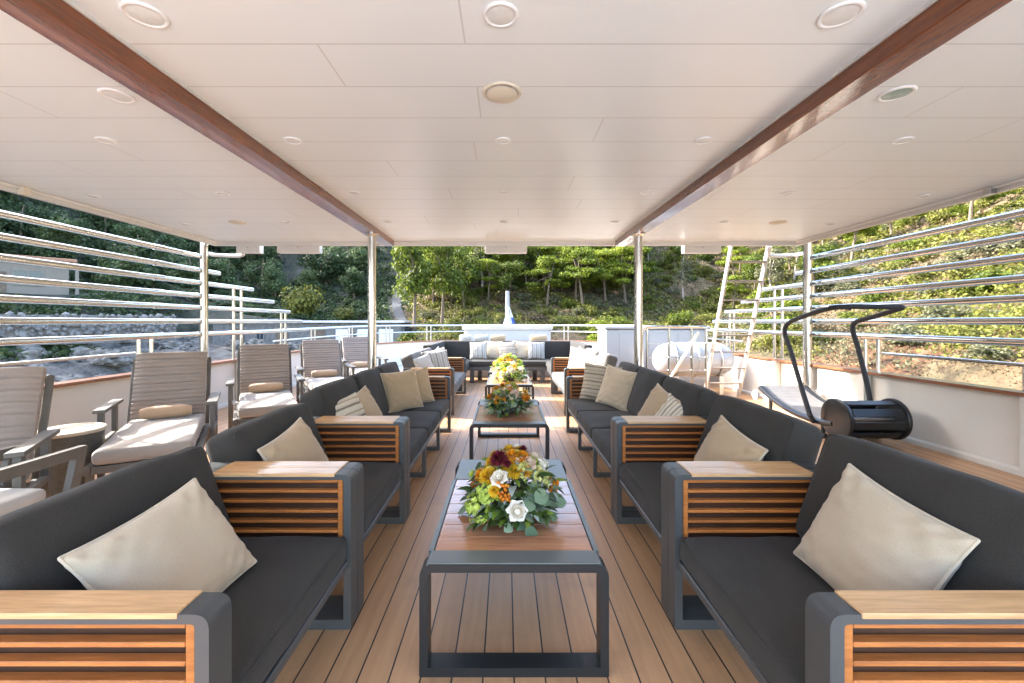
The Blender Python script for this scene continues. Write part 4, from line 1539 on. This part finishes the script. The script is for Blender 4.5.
t = thing('flagstaff', 'grey bow staff with a furled white and blue flag', 'flagpole', (.03, 14.15, 0))
bm = bmesh.new()
tube(bm, [(0, 0, .001), (0, 0, 1.2), (-.01, 0, 2.33)], [.09, .085, .06], 12)
obj('staff', bm, M['flagpost'], t, True)
bm = bmesh.new()
for k, (z0, z1, w0, w1, px) in enumerate([(1.2, 1.80, .42, .06, .02)]):
    n = 14
    rows_ = []
    for i in range(n + 1):
        tt = i / n
        row = []
        for j in range(9):
            u = j / 8
            wd = w0 * (1 - tt) + w1 * tt
            row.append(bm.verts.new((-.16 * (1 - tt) + u * wd, -.1 + .05 * math.sin(u * 9 + tt * 3), z0 + (z1 - z0) * tt)))
        rows_.append(row)
    for a, c in zip(rows_, rows_[1:]):
        for j in range(8):
            bm.faces.new((a[j], a[j + 1], c[j + 1], c[j]))
    for f in bm.faces:
        f.material_index = 1 if (f.calc_center_median().x > .12 and f.calc_center_median().z < 1.45) else 0
bmesh.ops.solidify(bm, geom=bm.faces[:], thickness=.006)
o_ = obj('flag', bm, [M['flag_w'], M['flag_b']], t, True)

# ------------------------------------------------------------------ buildings ashore
def ground(x, y): return height(x, y)
def window(parent, x, z, w, h, y=-.001, frame='plaster'):
    bm_ = bmesh.new()
    ring_prism(bm_, [(x - w / 2, z), (x + w / 2, z), (x + w / 2, z + h), (x - w / 2, z + h)],
               [(x - w / 2 + .08, z + .08), (x + w / 2 - .08, z + .08), (x + w / 2 - .08, z + h - .08), (x - w / 2 + .08, z + h - .08)], y - .06, y - .002)
    f = obj('window', bm_, M[frame], parent)
    B('pane', M['glass'], f, x - w / 2 + .08, x + w / 2 - .08, y - .03, y - .004, z + .08, z + h - .08, bev=0)
    B('mullion', M[frame], f, x - .03, x + .03, y - .05, y - .031, z + .08, z + h - .08, bev=0)
hx, hy = -36.0, 27.0
hz = 3.1
t = thing('house', 'beige house on the shaded slope beyond the lounger-side railing', 'house', (hx, hy, hz), R(50))
B('wall', M['plaster'], t, -7.5, 6.0, 0, 6, -2.5, 2.55, bev=0)
B('roof', M['roof_tile'], t, -7.9, 6.4, -.5, 6.4, 2.552, 2.80, bev=.05)
for x in (-2.6, .9, 4.0):
    window(t, x, .75, 1.5, 1.1)
B('door', M['bark'], t, 2.2, 3.0, -.05, -.002, -.6, 1.65, bev=.01)
B('porch_post', M['plaster'], t, 6.3, 6.5, -.3, -.1, -2.5, 2.54, bev=.01)
t = thing('boat_house', 'long low stone quay building with white doors beyond the far loungers', 'quay building', (-15.5, 36.5, -1.2), R(4))
B('wall', M['stone'], t, -9.0, 6.5, 0, 5, -1.5, 2.45, bev=0)
B('roof', M['white'], t, -9.3, 6.8, -.3, 5.3, 2.452, 2.62, bev=.02)
for x in (-7, -3.4, -.4):
    B('door', M['bark'], t, x - .5, x + .5, -.06, -.002, 0, 2.0, bev=.01)
for x in (1.6, 3.4, 5.2):
    B('door', M['white'], t, x - .6, x + .6, -.06, -.002, 0, 1.9, bev=.01)
    window(t, x - 1.0 if x > 2 else -5.2, .9, .7, .8)
t = thing('retaining_wall', 'rough stone retaining wall below the beige house', 'stone wall', (-25.6, 21.6, 1.6), R(52))
bm = bmesh.new()
for k in range(60):
    for j in range(6):
        x0 = -7 + k * .24 + (j % 2) * .12 + rng.uniform(-.03, .03)
        c_ = Vector((x0 + rng.uniform(-.1, .1), rng.uniform(-.08, .04), -1.2 + j * .24 + rng.uniform(-.1, .1)))
        mt = Matrix.Translation(c_) @ Euler((rng.uniform(0, 3), rng.uniform(0, 3), rng.uniform(0, 3))).to_matrix().to_4x4() @ Matrix.Diagonal((rng.uniform(.8, 1.3), rng.uniform(.8, 1.2), rng.uniform(.7, 1), 1))
        bmesh.ops.create_icosphere(bm, subdivisions=1, radius=rng.choice((.11, .15, .2)), matrix=mt)
box(bm, -7, 7.4, .04, .6, -1.5, .1)
obj('stonework', bm, M['stone'], t)

# path on the slope
bm = bmesh.new()
pts = [(-9.4, 38), (-10.0, 42), (-11.6, 46), (-13.0, 51), (-13.4, 56), (-13.6, 61), (-15.6, 66), (-19, 72)]
sp = smooth_path([(x, y, 0) for x, y in pts], 8)
prev = None
for i, p in enumerate(sp):
    row = [bm.verts.new((p.x + s, p.y, max(height(p.x + s, p.y), height(p.x, p.y)) + .12)) for s in (-.5, -.2, .2, .5)]
    if prev:
        for j in range(3):
            bm.faces.new((prev[j], prev[j + 1], row[j + 1], row[j]))
    prev = row
M['path'] = plain('pale_path', (.065, .066, .07), .95, 0, .12, 1.5)
tag(obj('path', bm, M['path'], None, True), kind='structure')

# ------------------------------------------------------------------ vegetation
def leaf_quads(centers, normals, size, rgn):
    n = len(centers)
    a = rgn.normal(size=(n, 3))
    u = np.cross(normals, a)
    u /= np.linalg.norm(u, axis=1, keepdims=True) + 1e-9
    v = np.cross(normals, u)
    s = (size * rgn.uniform(.55, 1.35, n))[:, None]
    P_ = np.stack([centers - u * s * .5, centers + v * s * .3 + normals * s * .08, centers + u * s * .5, centers - v * s * .3 + normals * s * .08], 1)
    return P_.reshape(-1, 3)

def mesh_quads(name, verts):
    me = bpy.data.meshes.new(name)
    n = len(verts) // 4
    me.vertices.add(n * 4)
    me.vertices.foreach_set('co', verts.astype(np.float32).ravel())
    me.loops.add(n * 4)
    me.loops.foreach_set('vertex_index', np.arange(n * 4, dtype=np.int32))
    me.polygons.add(n)
    me.polygons.foreach_set('loop_start', np.arange(0, n * 4, 4, dtype=np.int32))
    me.update(calc_edges=True)
    return me

def crown_verts(clumps, n, leaf, rgn, up=.35):
    cl = np.array(clumps, float)
    w = (cl[:, 3] * cl[:, 4] * cl[:, 5]) ** .7
    k = rgn.choice(len(cl), n, p=w / w.sum())
    d = rgn.normal(size=(n, 3))
    d /= np.linalg.norm(d, axis=1, keepdims=True)
    r = rgn.uniform(.35, 1.08, n) ** .6
    r *= 1 + .15 * rgn.normal(size=n)
    c = cl[k, :3] + d * cl[k, 3:6] * r[:, None]
    nn = d * .8 + rgn.normal(size=(n, 3)) * .55 + np.array([0, 0, up])
    nn /= np.linalg.norm(nn, axis=1, keepdims=True)
    return leaf_quads(c, nn, leaf, rgn)

def trunk_bm(h, r, limbs, rg_, lean=.2):
    bm_ = bmesh.new()
    lx, ly = rg_.uniform(-lean, lean) * h, rg_.uniform(-lean, lean) * h
    pts = [Vector((lx * t_ * t_ + .06 * math.sin(5 * t_), ly * t_ * t_, -.4 + (h + .4) * t_)) for t_ in (0, .2, .4, .6, .8, 1)]
    tube(bm_, pts, [r * 1.25, r, r * .85, r * .7, r * .5, r * .25], 7)
    for e in limbs:
        b0 = pts[3].lerp(pts[4], rg_.random())
        e = Vector(e)
        tube(bm_, [b0, b0.lerp(e, .5) + Vector((0, 0, .1)), e], [r * .45, r * .3, r * .1], 5)
    return bm_

def tree(kind, label, seed):
    rg_ = random.Random(seed)
    rn_ = np.random.default_rng(seed)
    t = thing('pine_tree' if kind == 'pine' else 'broadleaf_tree', label, 'tree')
    cl = []
    if kind == 'pine':
        H = 6.0
        for k in range(14):
            z = H * (.34 + .66 * rg_.random())
            rr = (1.0 - (z / H - .34) / .72) * 2.0 + .5
            az = rg_.uniform(0, 6.28)
            q = rr * rg_.uniform(.3, .95)
            cl.append((math.cos(az) * q, math.sin(az) * q, z, rg_.uniform(.7, 1.15), rg_.uniform(.7, 1.15), rg_.uniform(.22, .38)))
        n, leaf, m, bk = 3600, .24, 'pine', 'bark'
    elif kind == 'oak':
        H = 5.6
        for k in range(13):
            az, q = rg_.uniform(0, 6.28), rg_.uniform(.2, 1.7)
            s = rg_.uniform(.5, .95)
            cl.append((math.cos(az) * q, math.sin(az) * q, H * rg_.uniform(.42, .92), s, s, s * .8))
        n, leaf, m, bk = 3000, .25, 'oak', 'bark'
    elif kind == 'olive':
        H = 5.8
        for k in range(12):
            az, q = rg_.uniform(0, 6.28), rg_.uniform(.1, 1.2)
            s = rg_.uniform(.4, .75)
            cl.append((math.cos(az) * q, math.sin(az) * q, H * rg_.uniform(.45, 1.0), s, s, s * 1.2))
        n, leaf, m, bk = 2200, .2, 'olive', 'bark_pale'
    else:
        H = 4.6
        for k in range(11):
            az, q = rg_.uniform(0, 6.28), rg_.uniform(.2, 1.6)
            s = rg_.uniform(.6, 1.1)
            cl.append((math.cos(az) * q, math.sin(az) * q, H * rg_.uniform(.25, .85), s, s, s * .85))
        n, leaf, m, bk = 2400, .30, 'dark', 'bark'
    obj('trunk', trunk_bm(H * .85, .13, [(c[0], c[1], c[2]) for c in cl[:6]], rg_), M[bk], t, True)
    me = mesh_quads('crown', crown_verts(cl, n, leaf, rn_))
    link_mesh('crown', me, LEAF[m], t)
    return t

def shrub(kind, label, seed, group):
    rg_ = random.Random(seed)
    rn_ = np.random.default_rng(seed)
    cl = []
    for k in range(7):
        az, q = rg_.uniform(0, 6.28), rg_.uniform(0, .62)
        s = rg_.uniform(.3, .5)
        cl.append((math.cos(az) * q, math.sin(az) * q, rg_.uniform(.2, .7), s, s, s * .8))
    me = mesh_quads('shrub', crown_verts(cl, 1300, .13, rn_, .4))
    o_ = link_mesh('shrub', me, LEAF[kind])
    return tag(o_, label, 'shrub', group)

protos = {}
TL = {'pine': 'bright green pine with layered boughs growing on the sunlit slope',
      'oak': 'leafy green tree growing on the sunlit slope',
      'olive': 'grey-green slender tree with pale trunk on the sunlit slope',
      'dark': 'dark evergreen tree on the shaded slope beyond the loungers'}
for kind, seeds in (('pine', (1, 2, 3)), ('oak', (4, 5, 6)), ('olive', (7, 8)), ('dark', (9, 10, 11))):
    protos[kind] = [tree(kind, TL[kind], s) for s in seeds]
SH = {'scrub': 'bright green scrub bush on the sunlit slope', 'olive': 'grey-green scrub bush on the sunlit slope',
      'dry': 'dry straw-coloured bush on the sunlit slope', 'dark': 'dark bush on the shaded slope beyond the loungers', 'oak': 'deep green bush on the sunlit slope'}
sprotos = {k: [shrub(k, SH[k], 20 + i + 7 * j, None) for j in range(2)] for i, k in enumerate(SH)}
used = set()
TG = {'pine': 'pines on the sunlit slope', 'oak': 'leafy trees on the sunlit slope', 'olive': 'grey-green trees on the sunlit slope', 'dark': 'dark trees on the shaded slope'}
SG = {'scrub': 'bright scrub bushes', 'olive': 'grey-green scrub bushes', 'dry': 'dry bushes', 'dark': 'dark bushes on the shaded slope', 'oak': 'deep green bushes'}
def put(proto, grp, x, y, s, label=None, sz=1.0, dz=0.):
    key = proto.name
    o_ = proto if key not in used else dup(proto)
    used.add(key)
    o_.location = (x, y, height(x, y) - .08 * s + dz)
    o_.rotation_euler = (0, 0, rng.uniform(0, 6.28))
    o_.scale = (s, s, s * sz)
    o_['group'] = grp
    if label:
        o_['label'] = label
    return o_

def zone(x, y):
    """'left' is the shaded slope, 'mid' the lit slope ahead, 'right' the lit bank."""
    if x < -9 - max(0, (y - 40)) * .22: return 'left'
    if x > 10 + .12 * y: return 'right'
    return 'mid'
def inview(x, y): return y > 5 and -1.30 < x / y < 1.28
def on_path(x, y, r2=6): return any((p.x - x) ** 2 + (p.y - y) ** 2 < r2 for p in sp)
def near_build(x, y):
    return (-27 < x < -8 and 27 < y < 41.5) or ((x + 36) ** 2 + (y - 30) ** 2 < 60)

# trees
cnt = {'left': 0, 'mid': 0, 'right': 0}
lim = {'left': 150, 'mid': 165, 'right': 85}
tries = 0
taken = []
while tries < 30000 and any(cnt[k] < lim[k] for k in cnt):
    tries += 1
    y = rng.uniform(14, 118)
    x = y * rng.uniform(-1.3, 1.2)
    z = zone(x, y)
    h = height(x, y)
    if cnt[z] >= lim[z] or not inview(x, y) or on_path(x, y) or near_build(x, y):
        continue
    if z == 'mid' and not (2.6 < h < 24 and y < 80 and (h > 4.5 or rng.random() < .35)): continue
    if z == 'left' and not (3.6 < h < (30 if y < 60 else 36)): continue
    if z == 'right' and not ((2.2 if x < .75 * y else 6) < h < 24): continue
    dmin = 2.0 if z == 'mid' else 2.4
    if any((a - x) ** 2 + (b_ - y) ** 2 < dmin * dmin for a, b_ in taken):
        continue
    taken.append((x, y))
    cnt[z] += 1
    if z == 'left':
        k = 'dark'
    elif z == 'mid':
        if x < -2: k = rng.choice(('oak', 'oak', 'olive', 'olive', 'pine'))
        else: k = rng.choice(('pine', 'pine', 'pine', 'oak'))
    else:
        k = rng.choice(('pine', 'pine', 'oak', 'olive'))
    s = rng.uniform(.75, 1.3) * (.8 if z == 'right' else 1.0)
    put(rng.choice(protos[k]), TG[k], x, y, s)
# a few trees that stand out
put(protos['oak'][0], TG['oak'], -8.2, 38.5, 1.25, 'tall leafy tree at the valley mouth left of the pines', 1.25)
put(protos['oak'][1], TG['oak'], -6.2, 41.0, 1.2, 'tall leafy tree beside the one at the valley mouth', 1.3)
put(sprotos['scrub'][0], SG['scrub'], -20.2, 43.2, 2.7, 'big round bright bush above the stone quay building', 1.3)
put(sprotos['scrub'][1], SG['scrub'], -16.6, 43.6, 1.7, 'low bright bush beside the big round one above the quay building', .9)
put(protos['pine'][1], TG['pine'], 6.6, 31.0, .55, 'small bright umbrella pine just beyond the bow railing')
put(protos['pine'][2], TG['pine'], 16.8, 27.0, .8, 'bright pine reaching over the bank behind the ladder')

# shrubs
cnt = {'left': 0, 'mid': 0, 'right': 0}
lim = {'left': 90, 'mid': 165, 'right': 240}
tries = 0
staken = []
plan = []
while tries < 30000 and any(cnt[k] < lim[k] for k in cnt):
    tries += 1
    y = rng.uniform(9, 70)
    x = y * rng.uniform(-1.3, 1.3)
    z = zone(x, y)
    h = height(x, y)
    if cnt[z] >= lim[z] or not inview(x, y) or on_path(x, y) or near_build(x, y):
        continue
    if h < (-.3 if z != 'left' else -.2) or h > 18: continue
    if z == 'mid' and h < 1.3 and rng.random() < .5: continue
    if any((a - x) ** 2 + (b_ - y) ** 2 < 1.2 for a, b_ in staken):
        continue
    staken.append((x, y))
    cnt[z] += 1
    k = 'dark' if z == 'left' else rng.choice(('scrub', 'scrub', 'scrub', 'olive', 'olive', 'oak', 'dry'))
    sc_ = rng.uniform(.7, 1.7)
    plan.append((sc_ / math.hypot(x, y), k, x, y, sc_, rng.uniform(.6, 1.0)))
plan.sort(key=lambda a: -a[0])
for _, k, x, y, sc_, sz in plan[:285]:
    put(rng.choice(sprotos[k]), SG[k], x, y, sc_, None, sz)
allv, mids = [], []
kinds_ = list(SH)
for _, k, x, y, sc_, sz in plan[285:]:
    me = rng.choice(sprotos[k]).data
    co = np.empty(len(me.vertices) * 3, np.float32)
    me.vertices.foreach_get('co', co)
    co = co.reshape(-1, 3)
    a = rng.uniform(0, 6.28)
    ca, sa = math.cos(a) * sc_, math.sin(a) * sc_
    w = np.stack([co[:, 0] * ca - co[:, 1] * sa + x, co[:, 0] * sa + co[:, 1] * ca + y, co[:, 2] * sc_ * sz + height(x, y) - .08], 1)
    allv.append(w)
    mids.append(np.full(len(w) // 4, kinds_.index(k), np.int32))
me = mesh_quads('far_shrubbery', np.concatenate(allv))
o_ = link_mesh('far_shrubbery', me, [LEAF[k] for k in kinds_])
me.polygons.foreach_set('material_index', np.concatenate(mids))
tag(o_, 'smaller bushes merging into one cover on the far slopes', 'shrubbery', None, 'stuff')

# low ground cover nobody could count
def cover(name, mat, n, cond, size, label):
    P_ = []
    k = 0
    while len(P_) < n and k < n * 12:
        k += 1
        y = 8 + 108 * rng.random() ** 1.5
        x = y * rng.uniform(-1.3, 1.3)
        h = height(x, y)
        if (-28 < x < -8 and 28 < y < 41.5) or not cond(x, y, h) or on_path(x, y, 1.0) or ((x + 36) ** 2 + (y - 30) ** 2 < 30):
            continue
        P_.append((x, y, h))
    P_ = np.array(P_)
    K = 9
    dist = np.repeat(np.hypot(P_[:, 0], P_[:, 1]), K)
    c = np.repeat(P_, K, 0) + nrg.normal(size=(len(P_) * K, 3)) * np.array([.30, .30, .12]) + np.array([0, 0, .14])
    size = size * np.clip(dist / 42.0, .38, 1.25)
    nn = nrg.normal(size=c.shape) + np.array([0, 0, .6])
    nn /= np.linalg.norm(nn, axis=1, keepdims=True)
    me = mesh_quads(name, leaf_quads(c, nn, size, nrg))
    tag(link_mesh(name, me, LEAF[mat]), label, name.replace('_', ' '), None, 'stuff')
patch = lambda x, y, s: noise.noise(Vector((x * .11, y * .11, s)))
def lit(x, y): return zone(x, y) != 'left'
def right(x, y): return zone(x, y) == 'right'
cover('undergrowth', 'scrub', 17000, lambda x, y, h: lit(x, y) and h > -.8 and patch(x, y, 3) > ((-.02 if x > .7 * y else -.25) if right(x, y) else -.25), .28, 'bright low undergrowth covering the sunlit slope')
cover('grey_undergrowth', 'olive', 7000, lambda x, y, h: lit(x, y) and h > -.8 and patch(x, y, 11) > .05, .24, 'grey-green low undergrowth covering parts of the sunlit slope')
cover('dry_grass', 'dry', 9000, lambda x, y, h: lit(x, y) and h > -3 and patch(x, y, 3) < .12 and (h > -.6 or rng.random() < .4), .2, 'dry grass tufts covering the sunlit slope')
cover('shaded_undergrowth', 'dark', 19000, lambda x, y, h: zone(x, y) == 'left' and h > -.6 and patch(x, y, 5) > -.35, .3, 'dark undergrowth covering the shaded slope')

# rocks on the shore
rk = []
for k in range(3):
    bm = bmesh.new()
    bmesh.ops.create_icosphere(bm, subdivisions=4, radius=1)
    for v in bm.verts:
        p0 = v.co.copy()
        n_ = noise.noise(p0 * 1.1 + Vector((k * 9, 0, 0))) * .5 + abs(noise.noise(p0 * 2.3 + Vector((k * 5, 3, 0)))) * .45 + noise.noise(p0 * 5.5 + Vector((k * 3, 8, 0))) * .13
        n_ += noise.noise(p0 * 12 + Vector((k * 3, 8, 0))) * .05
        v.co *= .85 + n_
        v.co.z *= .7
    rk.append(tag(obj('shore_rock', bm, M['rockm'], None, False), 'pale grey boulder on the shaded shore below the loungers', 'rock', 'boulders on the shaded shore'))
got = 0
for _ in range(4000):
    if got >= 130: break
    y = rng.uniform(7, 38)
    x = y * rng.uniform(-1.3, -.35)
    h = height(x, y)
    if not (-4.5 < h < .6) or x > -11: continue
    o_ = rk[got] if got < 3 else rk[got % 3].copy()
    if got >= 3: COL.objects.link(o_)
    s = rng.uniform(.3, .95)
    o_.location = (x, y, h + .1 * s)
    o_.scale = (s, s * rng.uniform(.7, 1.2), s * rng.uniform(.6, 1))
    o_.rotation_euler = (0, 0, rng.uniform(0, 6.28))
    got += 1
